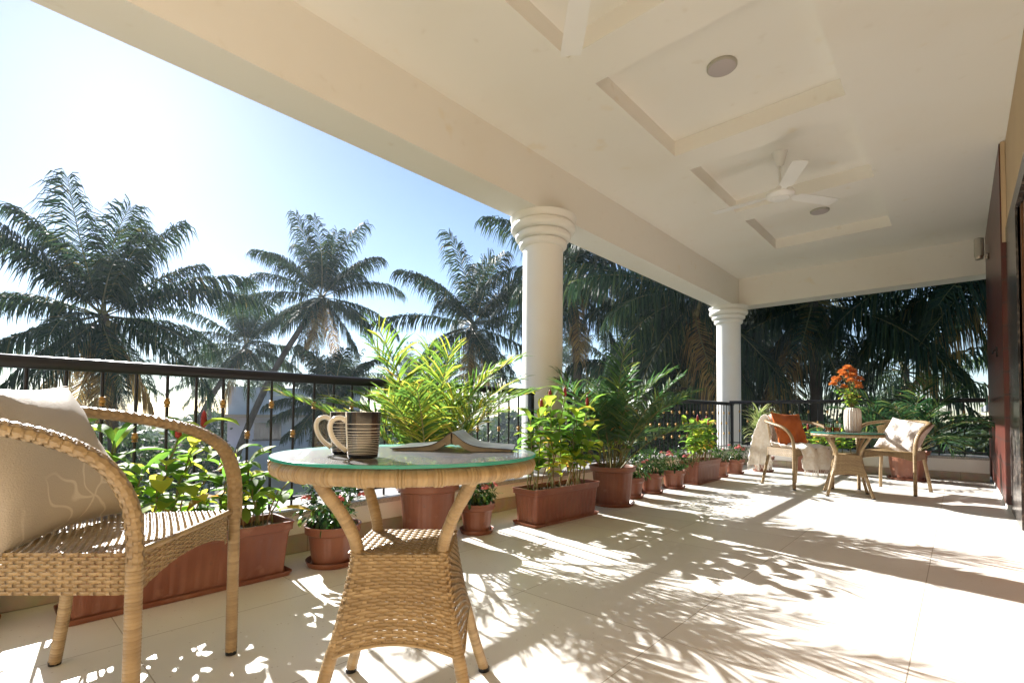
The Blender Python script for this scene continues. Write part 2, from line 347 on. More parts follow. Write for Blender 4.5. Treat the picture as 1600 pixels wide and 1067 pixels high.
tag(b.build('edge_beam', M['cream'], smooth=False), 'deep cream beam running along the open garden side above the columns', 'beam')
b = MB(); b.box(-2.867, 7, 9.142, 9.5, ZB+.003, 3.394)
tag(b.build('end_beam', M['cream'], smooth=False), 'cream beam across the far end of the terrace below the ceiling', 'beam')

# house wall with red tile panel, granite jamb and wooden door
hw = thing('house_wall', 'tan house wall with red tiled panel and dark granite door surround', 'wall', (XW, 0, 0))
b = MB(); b.box(0, .22, 5.06, 8.52, 0, ZC-.004); b.box(0, .22, -5, 1.2, 0, ZC-.004); b.box(0, .22, 1.2, 5.06, 2.47, ZC-.004); b.build('wall', M['tan_wall'], hw, False)
b = MB(); b.box(-.032, -.002, 6.03, 9.139, 2.33, ZC-.006); b.box(-.030, .2, 8.523, 9.139, 0, ZC-.008); b.build('pilaster', M['tan_wall'], hw, False)
b = MB(); b.box(-.0415, -.0335, 6.045, 9.13, .055, ZC-.012)
b.box(-.038, -.003, 6.022, 6.0445, .055, 2.328)
b.build('red_tile_panel', M['red_tile'], hw, False)
b = MB(); b.box(-.032, -.002, 6.048, 9.1, 0.0, .052); b.build('skirting', M['white_paint'], hw, False)
b = MB(); b.box(-.012, .21, 5.06, 6.018, .002, 2.45); b.box(-.012, .21, 1.2, 5.06, 2.32, 2.45); b.build('granite_frame', M['granite'], hw, False)
d = MB(); d.box(.02, .07, 1.2, 5.055, .01, 2.31); dr = d.build('door', M['brown_wood'], hw, False)
b = MB(); b.box(.012, .10, 4.95, 5.054, .012, 2.315); b.build('door_frame', M['brown_wood'], dr, False)
b = MB(); b.box(-.33, .2, 1.2, 6.0, .003, .012); b.box(.2, .21, 1.2, 5, .003, .1)
# dark stone threshold strip beside the jamb
b = MB(); b.box(.012, .21, 1.2, 5.0, .001, .006); b.build('threshold', M['granite'], hw, False)
b = MB(); b.box(-.054, -.0425, 6.80, 6.84, 1.40, 1.50); b.tube([(-.055, 6.82, 1.47), (-.075, 6.82, 1.46), (-.08, 6.82, 1.43)], .006); b.build('wall_hook', M['black_metal'], hw, False)

# unseen wall added behind the camera for the light it bounces
b = MB(); b.box(-3.2, XW-.003, -5.2, -5.003, 0, ZC); tag(b.build('bounce_wall', M['tan_wall'], smooth=False), 'unseen tan wall added behind the viewer to bounce light', 'wall')

def parapet(name, label, x0, x1, y0, y1, H, inner, rz):
    p = thing(name, label, 'parapet')
    b = MB(); b.box(x0, x1, y0, y1, 0, H-.032); b.build('wall', M['white_paint'], p, False)
    if inner == 'x':
        b = MB(); b.box(x1+.001, x1+.012, y0, y1-.012, .002, .105); b.build('skirting', M['skirting'], p, False)
        b = MB(); b.box(x0-.02, x1+.018, y0, y1, H-.030, H); b.build('sill', M['granite_sill'], p, False)
    else:
        b = MB(); b.box(x0+.016, x1, y0-.012, y0-.001, .002, .105); b.build('skirting', M['skirting_x'], p, False)
        b = MB(); b.box(x0+.022, x1, y0-.018, y1+.02, H-.030, H); b.build('sill', M['granite_sill'], p, False)
parapet('parapet_wall', 'low plastered parapet with stone sill along the left side behind the pots', -3.25, -2.796, -5, 9.0, .245, 'x', 0)
parapet('parapet_wall', 'low plastered parapet with stone sill across the far end', -2.795, .268, YF, 9.0, .300, 'y', 0)

# columns
def column(x, y, label, zb, z1=ZB):
    c = thing('column', label, 'column', (x, y, zb), group='round white columns on the parapet')
    R = .198; Hh = z1-zb
    b = MB(); b.lathe([(R, 0), (R, Hh-.28)], 64); b.build('shaft', M['white_paint'], c, auto=60)
    pr = []
    def tor(z0, z1, r0, bulge):
        for k in range(9):
            a = math.pi*k/8; pr.append((r0+bulge*math.sin(a), z0+(z1-z0)*(1-math.cos(a))/2))
    tor(Hh-.30, Hh-.225, .212, .026); pr.append((.246, Hh-.222)); tor(Hh-.222, Hh-.150, .246, .030); pr.append((.285, Hh-.147)); tor(Hh-.147, Hh-.06, .285, .036)
    pr += [(.300, Hh-.055), (.322, Hh-.03), (.330, Hh-.001)]
    b = MB(); b.lathe(pr, 64); b.build('capital', M['white_paint'], c, auto=50)
column(-3.032, 3.78, 'nearer round white column with ringed capital rising behind the costus planter', .244)
column(-3.032, 9.10, 'farther slender-looking white column at the far left corner of the terrace', .244)

# railings
def railing(label, p0, p1, zsill, ztop, posts, collar=True, phase=0, sp=.125):
    p0 = np.array(p0); p1 = np.array(p1); L = np.linalg.norm(p1-p0); d = (p1-p0)/L
    rl = thing('railing', label, 'railing', (*p0, 0), math.atan2(d[1], d[0]), group='black metal railings on the parapet')
    b = MB(); th = [(-.030,-.012),(-.030,.006),(-.024,.02),(-.01,.029),(.01,.029),(.024,.02),(.030,.006),(.030,-.012),(.020,-.026),(-.020,-.026)]
    P = np.array([[(x, a, ztop-.03+c) for (a, c) in th] for x in (0, L)]); k = b.n
    b.grid(P, True); b.f += [tuple(range(10)), tuple(range(19, 9, -1))]; b.mi += [0, 0]
    b.build('top_rail', M['black_metal'], rl, auto=40)
    b = MB(); b.box(0, L, -.014, .014, zsill+.045, zsill+.060); b.build('bottom_rail', M['black_metal'], rl, False)
    first = {}
    n = int(L/sp)
    for i in range(n):
        x = .03+i*sp; odd = (i+phase) % 2
        if odd in first:
            c = first[odd].copy(); COL.objects.link(c); c.parent = rl; c.location = (x, 0, 0)
            for ch in first[odd].children: cc = ch.copy(); COL.objects.link(cc); cc.parent = c
            continue
        b = MB(); r = .0075; b.lathe([(r, zsill), (r, ztop-.055)], 8); o = b.build('baluster', M['black_metal'], rl, auto=60, loc=(x, 0, 0)); first[odd] = o
        zz = ztop-zsill
        for z in ([zsill+zz*.76, zsill+zz*.33] if odd else [zsill+zz*.545]):
            q = MB(); q.lathe([(.008,-.022),(.013,-.020),(.013,-.015),(.009,-.012),(.0135,-.007),(.015,0),(.0135,.007),(.009,.012),(.013,.015),(.013,.020),(.008,.022)], 12, (0, 0, z))
            q.build('collar', M['gold'], o, auto=50)
    for x in posts:
        b = MB(); b.box(x-.02, x+.02, -.02, .02, zsill, ztop-.03); b.build('post', M['black_metal'], rl, False)
    return rl
railing('long black railing with gold collars from the near left up to the nearer column', (-2.892, -1.385), (-2.892, 3.47), .245, 1.03, [4.83], phase=1)
railing('black railing behind the pots between the two white columns', (-2.892, 4.03), (-2.892, 8.86), .245, 1.03, [.02, 4.80], phase=0)
railing('black railing across the far end behind the bistro set', (-2.86, 8.63), (.25, 8.63), .30, 1.05, [.03], phase=0)

# ------------------------------------------------------------------ ceiling fittings
def disc_light(x, y, label):
    t = thing('ceiling_light', label, 'ceiling light', (x, y, ZT), group='round surface lights in the ceiling trays')
    b = MB(); b.lathe([(.098, -.022), (.104, -.016), (.104, -.001)], 40); b.build('rim', M['lamp_shell'], t, auto=50)
    b = MB(); b.lathe([(.02, -.032), (.07, -.030), (.094, -.0225)], 40); b.build('diffuser', M['lamp_grey'], t, auto=60)
disc_light(-1.249, 3.638, 'larger looking round unlit ceiling light in the tray nearer the viewer')
disc_light(-1.248, 7.058, 'smaller looking round unlit ceiling light beyond the far fan')

def fan(x, y, angs, label):
    t = thing('ceiling_fan', label, 'ceiling fan', (x, y, ZT), group='white ceiling fans')
    b = MB(); b.lathe([(.018, -.14), (.035, -.125), (.052, -.06), (.066, -.012), (.07, -.001)], 32); b.build('canopy', M['fan_white'], t, auto=40)
    b = MB(); b.lathe([(.012, -.36), (.012, -.12)], 12); b.build('down_rod', M['fan_white'], t)
    b = MB(); b.lathe([(.02, -.335), (.034, -.34), (.04, -.372), (.07, -.378), (.118, -.390), (.126, -.405), (.126, -.425), (.115, -.438), (.085, -.448), (.08, -.456), (.04, -.462), (.01, -.463)], 40); b.build('motor', M['fan_white'], t, auto=35)
    for a in angs:
        b = MB(); P = []
        for (r, wd, tw) in [(.11, .045, .02), (.17, .05, .10), (.20, .115, .14), (.4, .125, .13), (.62, .128, .12), (.655, .12, .12)]:
            P.append([(r, -wd/2, tw*wd/2-.41), (r, 0, -.405), (r, wd/2, -tw*wd/2-.41), (r, wd/2, -tw*wd/2-.416), (r, 0, -.411), (r, -wd/2, tw*wd/2-.416)])
        b.grid(np.array(P), True); k = b.n; b.f += [tuple(range(6)), tuple(range(k-1, k-7, -1))]; b.mi += [0, 0]
        o = b.build('blade', M['fan_white'], t, auto=30); o.rotation_euler = (0, 0, R_(a))
fan(-1.256, 5.24, (57, 177, 297), 'white three blade ceiling fan hanging whole in the middle tray')
fan(-1.256, 1.88, (132, 252, 12), 'nearest ceiling fan of which only one drooping white blade shows at the top')

wl = thing('wall_lamp', 'small cylindrical spot lamp on a steel bracket high on the red wall', 'wall lamp', (XR-.002, 8.2, 2.76))
b = MB(); b.lathe([(.046, .0), (.046, .21), (.04, .215)], 32, (-.085, 0, 0)); b.build('lamp_shell', M['lamp_shell'], wl, auto=40)
b = MB(); b.lathe([(.036, -.04), (.04, -.002)], 24, (-.085, 0, 0)); b.build('lamp_ring', M['steel'], wl, auto=40)
b = MB(); b.tube([(-.04, 0, -.02), (0, 0, -.02)], .008); b.lathe([(.018, -.05), (.018, .01)], 16, (-.014, 0, 0)); b.build('bracket', M['steel'], wl, auto=40)

# ------------------------------------------------------------------ leaves and plants
def frond(mb, base, az, el, L, droop, nleaf, ll, lw, vup, hang, rr, rng, mi=0, mr=1, t0=.15, dpow=1.25, sweep=.55, twist=0., tri=False):
    N = 14; t = np.linspace(0, 1, N); e = el-droop*t**dpow
    azz = az+twist*t
    D = np.stack([np.cos(e)*np.cos(azz), np.cos(e)*np.sin(azz), np.sin(e)], 1)
    P = np.vstack([np.zeros(3), np.cumsum(D[:-1], 0)])*(L/(N-1))+np.asarray(base)
    mb.tube(P, rr*(1-.85*t)+.0008, 4, mr, cap=False)
    s_ = np.array([-math.sin(az), math.cos(az), 0])
    k = nleaf; tk = np.linspace(t0, 1, k)
    for s in (-1, 1):
        tt = np.clip(tk+rng.normal(0, .55/k, k), 0, 1)
        p0 = np.stack([np.interp(tt, t, P[:, i]) for i in range(3)], 1)
        d = np.stack([np.interp(tt, t, D[:, i]) for i in range(3)], 1)
        nrm = np.cross(d, s_); nrm *= np.sign(nrm[:, 2:3]+1e-9)
        u_ = (tt-t0)/(1-t0)
        ln = ll*(.35+.65*np.sin(np.pi*np.clip(.12+.80*u_, 0, 1))**.7)*rng.uniform(.75, 1.15, k)
        sw = sweep+.5*u_**2+rng.normal(0, .11, k)
        d0 = s_*s*np.cos(sw)[:, None]+d*np.sin(sw)[:, None]+nrm*(vup+rng.normal(0, .08, k))[:, None]
        d0 /= np.linalg.norm(d0, axis=1)[:, None]
        h = hang*rng.uniform(.6, 1.4, k)[:, None]
        g_ = np.array([0, 0, -1.])
        d1 = d0+g_*h; d1 /= np.linalg.norm(d1, axis=1)[:, None]
        d2 = d0+g_*h*2.6; d2 /= np.linalg.norm(d2, axis=1)[:, None]
        l = ln[:, None]
        a = p0; b_ = a+d0*l*.3; c = b_+d1*l*.35; f = c+d2*l*.35
        wv = d+nrm*rng.normal(0, .35, k)[:, None]; wv /= np.linalg.norm(wv, axis=1)[:, None]
        W = lw*.5*wv
        V = np.stack([a-W*.5, a+W*.5, b_-W, b_+W, c-W*.8, c+W*.8, f-W*.08, f+W*.08], 1)
        I = np.arange(k)[:, None]*8
        F = np.concatenate([I+np.array([0, 1, 3, 2]), I+np.array([2, 3, 5, 4]), I+np.array([4, 5, 7, 6])])
        mb.add(V, F, mi)
    return P

def leaf(mb, p, d, up, L, W, curl, rng, mi=0, fold=.25, ob=.55):
    """one blade: 5 rows x 3 columns, folded along the midrib and curling down"""
    p = np.asarray(p, float); d = np.asarray(d, float); d /= np.linalg.norm(d)
    s = np.cross(d, up); s /= np.linalg.norm(s)+1e-9; n = np.cross(s, d)
    rows = []; q = p.copy(); c = 0; K = 6; ws = [.12, .62, .95, 1.0, .72, .04]
    if ob > .6: ws = [.12, .45, .8, 1.0, .85, .05]
    for i in range(K):
        dd = d*math.cos(c)-n*math.sin(c); nn = n*math.cos(c)+d*math.sin(c)
        w_ = W*.5*ws[i]
        rows.append([q-s*w_+nn*w_*fold, q, q+s*w_+nn*w_*fold])
        q = q+dd*L/(K-1); c += curl/(K-1)
    mb.grid(np.array(rows), False, mi)

def costus_stem(mb, sb, base, H, lean, az, rng, nl, Ls=.13, first=.3):
    n = 9; t = np.linspace(0, 1, n)
    P = np.stack([base[0]+lean*t**1.5*math.cos(az), base[1]+lean*t**1.5*math.sin(az), base[2]+H*t], 1)
    P[:, :2] += rng.normal(0, .006, (n, 2))
    sb.tube(P, .0055-.0022*t, 6, 0)
    a = rng.uniform(0, 6.28)
    for i in range(nl):
        u = first+(1-first)*(i+.5)/nl; a += 2.4+rng.normal(0, .3)
        q = np.array([np.interp(u, t, P[:, k]) for k in range(3)])
        tilt = rng.uniform(.1, .8)+(.5 if u > .9 else 0)
        d = (math.cos(a)*math.cos(tilt), math.sin(a)*math.cos(tilt), math.sin(tilt))
        leaf(mb, q, d, (0, 0, 1), Ls*rng.uniform(.75, 1.25), Ls*rng.uniform(.42, .56), rng.uniform(.5, 1.7), rng, 0, .3)
    return P[-1]

def cone(name, p, H, r, parent, m_='red_cone'):
    b = MB()
    def md(rr, th, i, z): return rr*(1+.10*np.cos(5*th+z*420))
    b.lathe([(.3*r, 0), (.8*r, .10*H), (1.0*r, .25*H), (.86*r, .32*H), (1.0*r, .42*H), (.84*r, .5*H), (.93*r, .6*H), (.72*r, .68*H), (.75*r, .78*H), (.5*r, .88*H), (.1*r, H)], 14, mod=md)
    return b.build(name, M[m_], parent, loc=tuple(p))

def round_pot(t, R, H, saucer=True, seed=0):
    nf = 20
    def md(rr, th, i, z):
        if 3 <= i <= 6: return rr*(1-.016*(np.cos(nf*th) > .55))
        return rr
    pr = [(.66*R, .012), (.70*R, .012), (.715*R, .03), (.72*R, .035), (.755*R, H*.3), (.80*R, H*.55), (.845*R, H-.055), (.86*R, H-.05), (.90*R, H-.046),
          (.965*R, H-.04), (.975*R, H-.010), (1.0*R, H-.006), (R, H), (.93*R, H), (.90*R, H-.012), (.86*R, H-.05)]
    b = MB(); b.lathe(pr, 120, mod=md, cap=False); b.build('pot', M['terracotta'], t, auto=35)
    b = MB(); b.lathe([(.70*R, .004), (.82*R, .004), (.90*R, .028), (.93*R, .030), (.93*R, .026), (.85*R, .001)], 48); b.build('saucer', M['terracotta'], t, auto=35)
    rng = np.random.default_rng(seed); b = MB(); P = []
    for r in np.linspace(0.01, .86*R, 8):
        th = np.linspace(0, 6.283, 28, endpoint=False); P.append(np.stack([r*np.cos(th), r*np.sin(th), H-.035+rng.normal(0, .004, 28)+.01*(1-r/R)], 1))
    b.grid(np.array(P), True); b.build('soil', M['soil'], t)

def rrect(lx, ly, r, n=12):
    out = []
    for (cx, cy, a0) in [(lx-r, ly-r, 0), (-lx+r, ly-r, 90), (-lx+r, -ly+r, 180), (lx-r, -ly+r, 270)]:
        for k in range(5): a = R_(a0+90*k/4); out.append((cx+r*math.cos(a), cy+r*math.sin(a)))
    return out
def planter(t, LX, LY, H, seed=0):
    """local long axis Y; LX, LY half sizes at the rim"""
    b = MB()
    def loop(k, z, rib=0.):
        hx, hy = LX*k-(1-k)*.0, LY-(1-k)*LX*1.2
        base = rrect(hx, hy, .022); pts = []
        m_ = len(base)
        for i in range(m_):
            a = np.array(base[i]); c = np.array(base[(i+1) % m_]); L = np.linalg.norm(c-a)
            ns = 1 if L < .05 else int(L/.011)
            for q in range(ns): pts.append(a+(c-a)*q/ns)
        return np.array(pts)
    L0 = loop(1, 0); npt = len(L0)
    def lev(k, z, rib=False):
        P = loop(1, 0).copy(); sx, sy = LX*k/LX, (LY-(1-k)*LX*1.2)/LY
        P[:, 0] *= sx; P[:, 1] *= sy
        if rib:
            ph_y = (np.cos(P[:, 1]*2*np.pi/.046) > .1); ph_x = (np.cos(P[:, 0]*2*np.pi/.046) > .1)
            side = np.abs(P[:, 0]) > LX*k*.98; end = np.abs(P[:, 1]) > (LY-(1-k)*LX*1.2)*.985
            P[:, 0] -= np.sign(P[:, 0])*.004*(side & ph_y & ~end); P[:, 1] -= np.sign(P[:, 1])*.004*(end & ph_x & ~side)
        return np.c_[P, np.full(npt, z)]
    G = [lev(.78, .014), lev(.785, .03), lev(.79, .034, True), lev(.87, H-.075, True), lev(.875, H-.068), lev(.89, H-.045), lev(.965, H-.040), lev(.975, H-.012), lev(1, H-.008), lev(1, H), lev(.92, H), lev(.90, H-.05)]
    b.grid(np.array(G), True); b.build('planter_box', M['terracotta'], t, auto=30)
    b = MB(); G = [lev(.80, .002), lev(.90, .002), lev(.95, .022), lev(.97, .024), lev(.97, .018), lev(.90, .0005)]
    b.grid(np.array(G[1:]), True); k = b.n; b.add(lev(.90, .004), [tuple(range(npt))]); b.build('drip_tray', M['terracotta'], t, auto=30)
    rng = np.random.default_rng(seed); b = MB()
    xs_ = np.linspace(-LX*.88, LX*.88, 12); ys_ = np.linspace(-LY*.95, LY*.95, 44); X, Y = np.meshgrid(xs_, ys_)
    b.grid(np.stack([X, Y, H-.035+rng.normal(0, .006, X.shape)], -1)); b.build('soil', M['soil'], t)

def costus_planter(x, y, rz, LX, LY, H, nst, hmin, hmax, label, seed, cones, nl=11, Ls=.13, hfun=None, grp='terracotta planters of red cone ginger'):
    t = thing('potted_costus', label, 'potted plant', (x, y, 0), rz, grp)
    planter(t, LX, LY, H, seed); rng = np.random.default_rng(seed)
    lb, sb = MB(), MB(); tops = []
    for i in range(nst):
        yy = -LY*.85+1.7*LY*(i+.5)/nst+rng.normal(0, .02); xx = rng.uniform(-.6, .6)*LX
        hh = rng.uniform(hmin, hmax)*(hfun((i+.5)/nst) if hfun else 1)
        tp = costus_stem(lb, sb, (xx, yy, H-.04), hh, rng.uniform(.02, .16), rng.uniform(-1.4, 1.4)+(0 if rng.random() < .6 else math.pi), rng, max(5, int(nl*hh/hmax+2)), Ls)
        tops.append(tp)
    for k in range(nst//2):  # bare dry canes at the foot
        a = rng.uniform(0, 6.28); xx, yy = rng.uniform(-.6, .6)*LX, rng.uniform(-.8, .8)*LY
        sb.tube(spline([(xx, yy, H-.05), (xx+.02*math.cos(a), yy+.02*math.sin(a), H+.06), (xx+.05*math.cos(a), yy+.06*math.sin(a), H+rng.uniform(.1, .2))], 5), .0035, 5, 1)
    lb.build('foliage', M['costus'], t); sb.build('stems', [M['stem'], M['dry_stem']], t)
    tops.sort(key=lambda p: -p[2])
    for tp in tops[:cones]: cone('flower_cone', tp-np.array([0, 0, .01]), rng.uniform(.06, .10), .0135, t)
    return t

def areca(x, y, R, H, label, seed, n=26, L=.75, m_='areca', grp='potted areca palms', el=(55, 88), ll=.20, lw=.017, droop=(.5, 1.3), nleaf=34, costus=0):
    t = thing('potted_palm', label, 'potted palm', (x, y, 0), 0, grp)
    round_pot(t, R, H, seed=seed); rng = np.random.default_rng(seed)
    lb = MB()
    for i in range(n):
        az = i*2.4+rng.normal(0, .25); e = R_(rng.uniform(*el)); r = R*.35*math.sqrt(rng.random())
        LL = L*rng.uniform(.65, 1.1)
        frond(lb, (r*math.cos(az), r*math.sin(az), H-.05), az, e, LL, rng.uniform(*droop), nleaf, ll, lw, .35, .18, .006, rng, t0=.34, dpow=1.6, sweep=.62)
    lb.build('foliage', [M[m_], M['stem']], t)
    if costus:
        lb, sb = MB(), MB()
        for i in range(costus):
            a = rng.uniform(0, 6.28); tp = costus_stem(lb, sb, (.5*R*math.cos(a), .5*R*math.sin(a), H-.04), rng.uniform(.45, .62), .12, a, rng, 10, .13)
            cone('flower_cone', tp, .09, .014, t)
        lb.build('broad_leaves', M['costus'], t); sb.build('stems', M['stem'], t)
    return t

def bushy(x, y, R, H, label, seed, rad, n, nfl, flower='pink', ls=.045, m_='ixora', squash=.8, grp='small flowering shrubs in round pots'):
    t = thing('potted_shrub', label, 'potted plant', (x, y, 0), seed*1.3, grp)
    round_pot(t, R, H, seed=seed); rng = np.random.default_rng(seed); b = MB(); sb = MB()
    c = np.array([0, 0, H+rad*squash*.7])
    for i in range(10):
        a = rng.uniform(0, 6.28); q = c+np.array([math.cos(a)*rad*.6, math.sin(a)*rad*.6, rng.uniform(-.3, .6)*rad])
        sb.tube([(0.02*math.cos(a), .02*math.sin(a), H-.04), (q+np.array([0, 0, H-.04]))/2*np.array([.8, .8, 1]), q], .0035, 5)
    nc = 22; cc = rng.normal(0, 1, (nc, 3)); cc /= np.linalg.norm(cc, axis=1)[:, None]; cc *= rng.uniform(.45, .85, nc)[:, None]
    for i in range(n):
        k = rng.integers(nc); v = cc[k]+rng.normal(0, .20, 3); v *= rad; v[2] *= squash
        q = c+v
        if q[2] < H-.02: continue
        d = v/np.linalg.norm(v)+rng.normal(0, .6, 3); 
        leaf(b, q, d, (0.1, 0, 1), ls*rng.uniform(.7, 1.3), ls*.42, rng.uniform(.2, 1.2), rng)
    b.build('foliage', M[m_], t); sb.build('stems', M['stem'], t)
    for i in range(nfl):
        a = rng.uniform(0, 6.28) if i > 1 else (-.3 if i else .9); e = rng.uniform(.3, 1.2) if i > 1 else .45
        q = c+rad*np.array([math.cos(a-seed*1.3)*math.cos(e), math.sin(a-seed*1.3)*math.cos(e), math.sin(e)*squash*.9])
        f = MB(); fr = rng.uniform(.018, .028)
        for k in range(46):
            v = rng.normal(0, 1, 3); v[2] = abs(v[2])*.8; v /= np.linalg.norm(v)
            s = np.cross(v, (0, 0, 1)); s /= np.linalg.norm(s)+1e-9; w_ = np.cross(v, s); p = v*fr; z = fr*.32
            f.add([p-s*z, p-w_*z-v*.004, p+s*z, p+w_*z+v*.003], [(0, 1, 2, 3)])
        f.build('flower', M[flower], t, loc=tuple(q))
    return t

# left row of pots
costus_planter(-2.555, .66, 0, .13, .43, .265, 19, .20, .46, 'long terracotta planter of yellow green leaves behind the near armchair', 3, 3, nl=10, Ls=.15, hfun=lambda u: 1.2 if u < .45 else (.62 if u < .62 else .85))
bushy(-2.47, 1.31, .145, .21, 'small round pot with dark leaves and two pink flowers, left of the near table legs', 11, .165, 520, 3, ls=.05)
areca(-2.52, 1.98, .205, .355, 'bright green areca palm in a big round pot behind the near table', 21, n=26, L=1.02, el=(48, 89), ll=.22, lw=.0145, nleaf=38)
bushy(-2.42, 2.32, .125, .20, 'round pot with a low shrub and pink flowers right of the near table legs', 12, .125, 420, 5, ls=.045)
costus_planter(-2.285, 3.05, R_(-3), .125, .385, .265, 20, .36, .72, 'ribbed terracotta planter of tall ginger stems right of the near table', 5, 5, nl=11, Ls=.165)
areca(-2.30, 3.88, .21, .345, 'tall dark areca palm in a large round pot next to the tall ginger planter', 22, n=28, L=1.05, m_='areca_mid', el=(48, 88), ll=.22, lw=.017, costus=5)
bushy(-2.36, 4.34, .125, .20, 'leafy round pot half hidden right behind the largest round pot', 13, .17, 460, 2, 'pink', m_='ixora', grp='small flowering shrubs in round pots')
bushy(-2.35, 4.74, .125, .21, 'round pot of airy green shrub, third small pot from the largest', 14, .20, 520, 1)
bushy(-2.33, 5.22, .135, .205, 'round pot with faded pinkish flower head just before the ribbed far planter', 15, .17, 460, 5)
costus_planter(-2.32, 5.97, 0, .12, .375, .265, 18, .28, .52, 'ribbed planter of light green ginger midway between the two columns', 7, 6, nl=12, Ls=.13)
bushy(-2.33, 6.62, .12, .20, 'narrow round pot just behind the far ribbed planter', 16, .13, 260, 0)
bushy(-2.31, 7.14, .135, .20, 'round pot of pink flowers beside the hanging throw', 17, .15, 300, 9)
bushy(-2.66, -.03, .13, .21, 'round pot cut by the left edge under the near armchair', 18, .13, 300, 0)

def dracaena(x, y, R, H, label, seed):
    t = thing('potted_dracaena', label, 'potted plant', (x, y, 0), 0)
    round_pot(t, R, H, seed=seed); rng = np.random.default_rng(seed); b = MB(); sb = MB()
    for s in range(7):
        a0 = rng.uniform(0, 6.28); hh = rng.uniform(.15, .62); bx, by = .5*R*math.cos(a0), .5*R*math.sin(a0)
        sb.tube([(bx*.5, by*.5, H-.04), (bx, by, H+hh)], .009, 6)
        for k in range(26):
            a = k*2.4; e = rng.uniform(.15, 1.35)
            leaf(b, (bx, by, H+hh-.1+.1*k/26), (math.cos(a)*math.cos(e), math.sin(a)*math.cos(e), math.sin(e)), (0, 0, 1.01), rng.uniform(.2, .34), .022, rng.uniform(.3, 1.5), rng)
    b.build('foliage', M['dracaena'], t); sb.build('stems', M['stem'], t)
dracaena(-2.10, 7.72, .15, .22, 'spiky pale striped dracaena in a pot in front of the farther column', 31)
costus_planter(-1.42, 8.20, R_(90), .125, .38, .265, 12, .25, .42, 'terracotta planter of ginger with red cones behind the rust cushion chair', 9, 6, Ls=.12)
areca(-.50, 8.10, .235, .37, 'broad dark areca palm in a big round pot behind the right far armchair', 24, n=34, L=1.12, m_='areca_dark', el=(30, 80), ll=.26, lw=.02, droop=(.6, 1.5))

# ------------------------------------------------------------------ rattan table and chairs
def make_table(label, group):
    t = thing('rattan_table', label, 'table', group=group)
    H = .692; random.seed(5)
    def rect_perim(u, a, r=.03):
        # rounded square of half side a, u in [0,1) around; returns xy
        s = (u % 1)*4; k = np.floor(s).astype(int) % 4; f = s-np.floor(s)   # each side from corner to corner
        x = -1+2*f; y = np.full_like(x, -1.0)
        q = 1-.11*np.clip((np.abs(x)-.78)/.22, 0, 1)**2
        x_, y_ = x*np.where(np.abs(x) > .78, q**.5, 1), y*q**.5
        c, s2 = np.array([1, 0, -1, 0])[k], np.array([0, 1, 0, -1])[k]
        return a*(c*x_-s2*y_), a*(s2*x_+c*y_), x
    def S(u, v):
        a = .122+.042*v**1.25
        x, y, f = rect_perim(u, a); zb_ = .212+.04*(1-f*f)
        z = .452-(.452-zb_)*v
        return np.stack([x, y, z], -1)
    b = MB(); weave(b, S, 52, 26, .0018, 1.02, .5, True); hm = S(np.linspace(0, 1, 161), np.ones(161)); b.tube(hm, .004, 6, cap=False)
    b.build('woven_body', M['rattan'], t)
    b = MB()
    def S2(u, v): return np.stack([-.122+.244*u, -.122+.244*v, np.full_like(u, .455)], -1)
    weave(b, S2, 13, 20, .0020, .93, .45); b.build('woven_shelf', M['rattan'], t)
    for sx, sy in ((1, 1), (1, -1), (-1, 1), (-1, -1)):
        b = MB()
        P = spline([(sx*.190, sy*.190, .668), (sx*.172, sy*.172, .620), (sx*.140, sy*.140, .560), (sx*.116, sy*.116, .500), (sx*.106, sy*.106, .458), (sx*.104, sy*.104, .42), (sx*.112, sy*.112, .36), (sx*.130, sy*.130, .29), (sx*.152, sy*.152, .215), (sx*.177, sy*.177, .11), (sx*.204, sy*.204, .012)], 50)
        wrap_tube(b, P, .0155)
        o = b.build('leg', M['rattan'], t)
        b = MB(); b.lathe([(.017, .001), (.018, .012), (.012, .014)], 12, (sx*.205, sy*.205, 0)); b.build('foot_cap', M['black_metal'], o, auto=40)
    # wrapped rim
    a = np.linspace(0, 2*np.pi, 241); b = MB(); wrap_tube(b, np.stack([.325*np.cos(a), .325*np.sin(a), np.full(241, .664)], 1), .0185, .0105, 12)
    for k in range(26):
        q = 2*math.pi*k/26; d_ = np.array([math.cos(q), math.sin(q), 0]); tn = np.array([-math.sin(q), math.cos(q), 0])
        for o_ in (-.006, .001, .008): b.tube([d_*.325+np.array([0, 0, .664])+tn*(o_+e) for e in (-.0035, -.002, .002, .0035)], [.0190, .0212, .0212, .0190], 12, cap=False)
    b.build('rim', M['rattan'], t)
    # woven top under the glass
    b = MB()
    def S3(u, v):
        x, y = 2*u-1, 2*v-1
        return np.stack([.308*x*np.sqrt(np.clip(1-y*y/2, 0, 1)), .308*y*np.sqrt(np.clip(1-x*x/2, 0, 1)), np.full_like(u, .672)], -1)
    weave(b, S3, 26, 48, .0018, .93, .45); b.build('woven_top', M['rattan'], t)
    b = MB(); b.lathe([(.343, .6935), (.20, .6935), (.001, .6935)], 96, cap=False)
    b.lathe([(.343, .6855), (.345, .6865), (.345, .6925), (.343, .6935)], 96, mi=1, cap=False)
    b.build('glass_top', [M['glass_thin'], M['glass_rim']], t, auto=30)
    return t

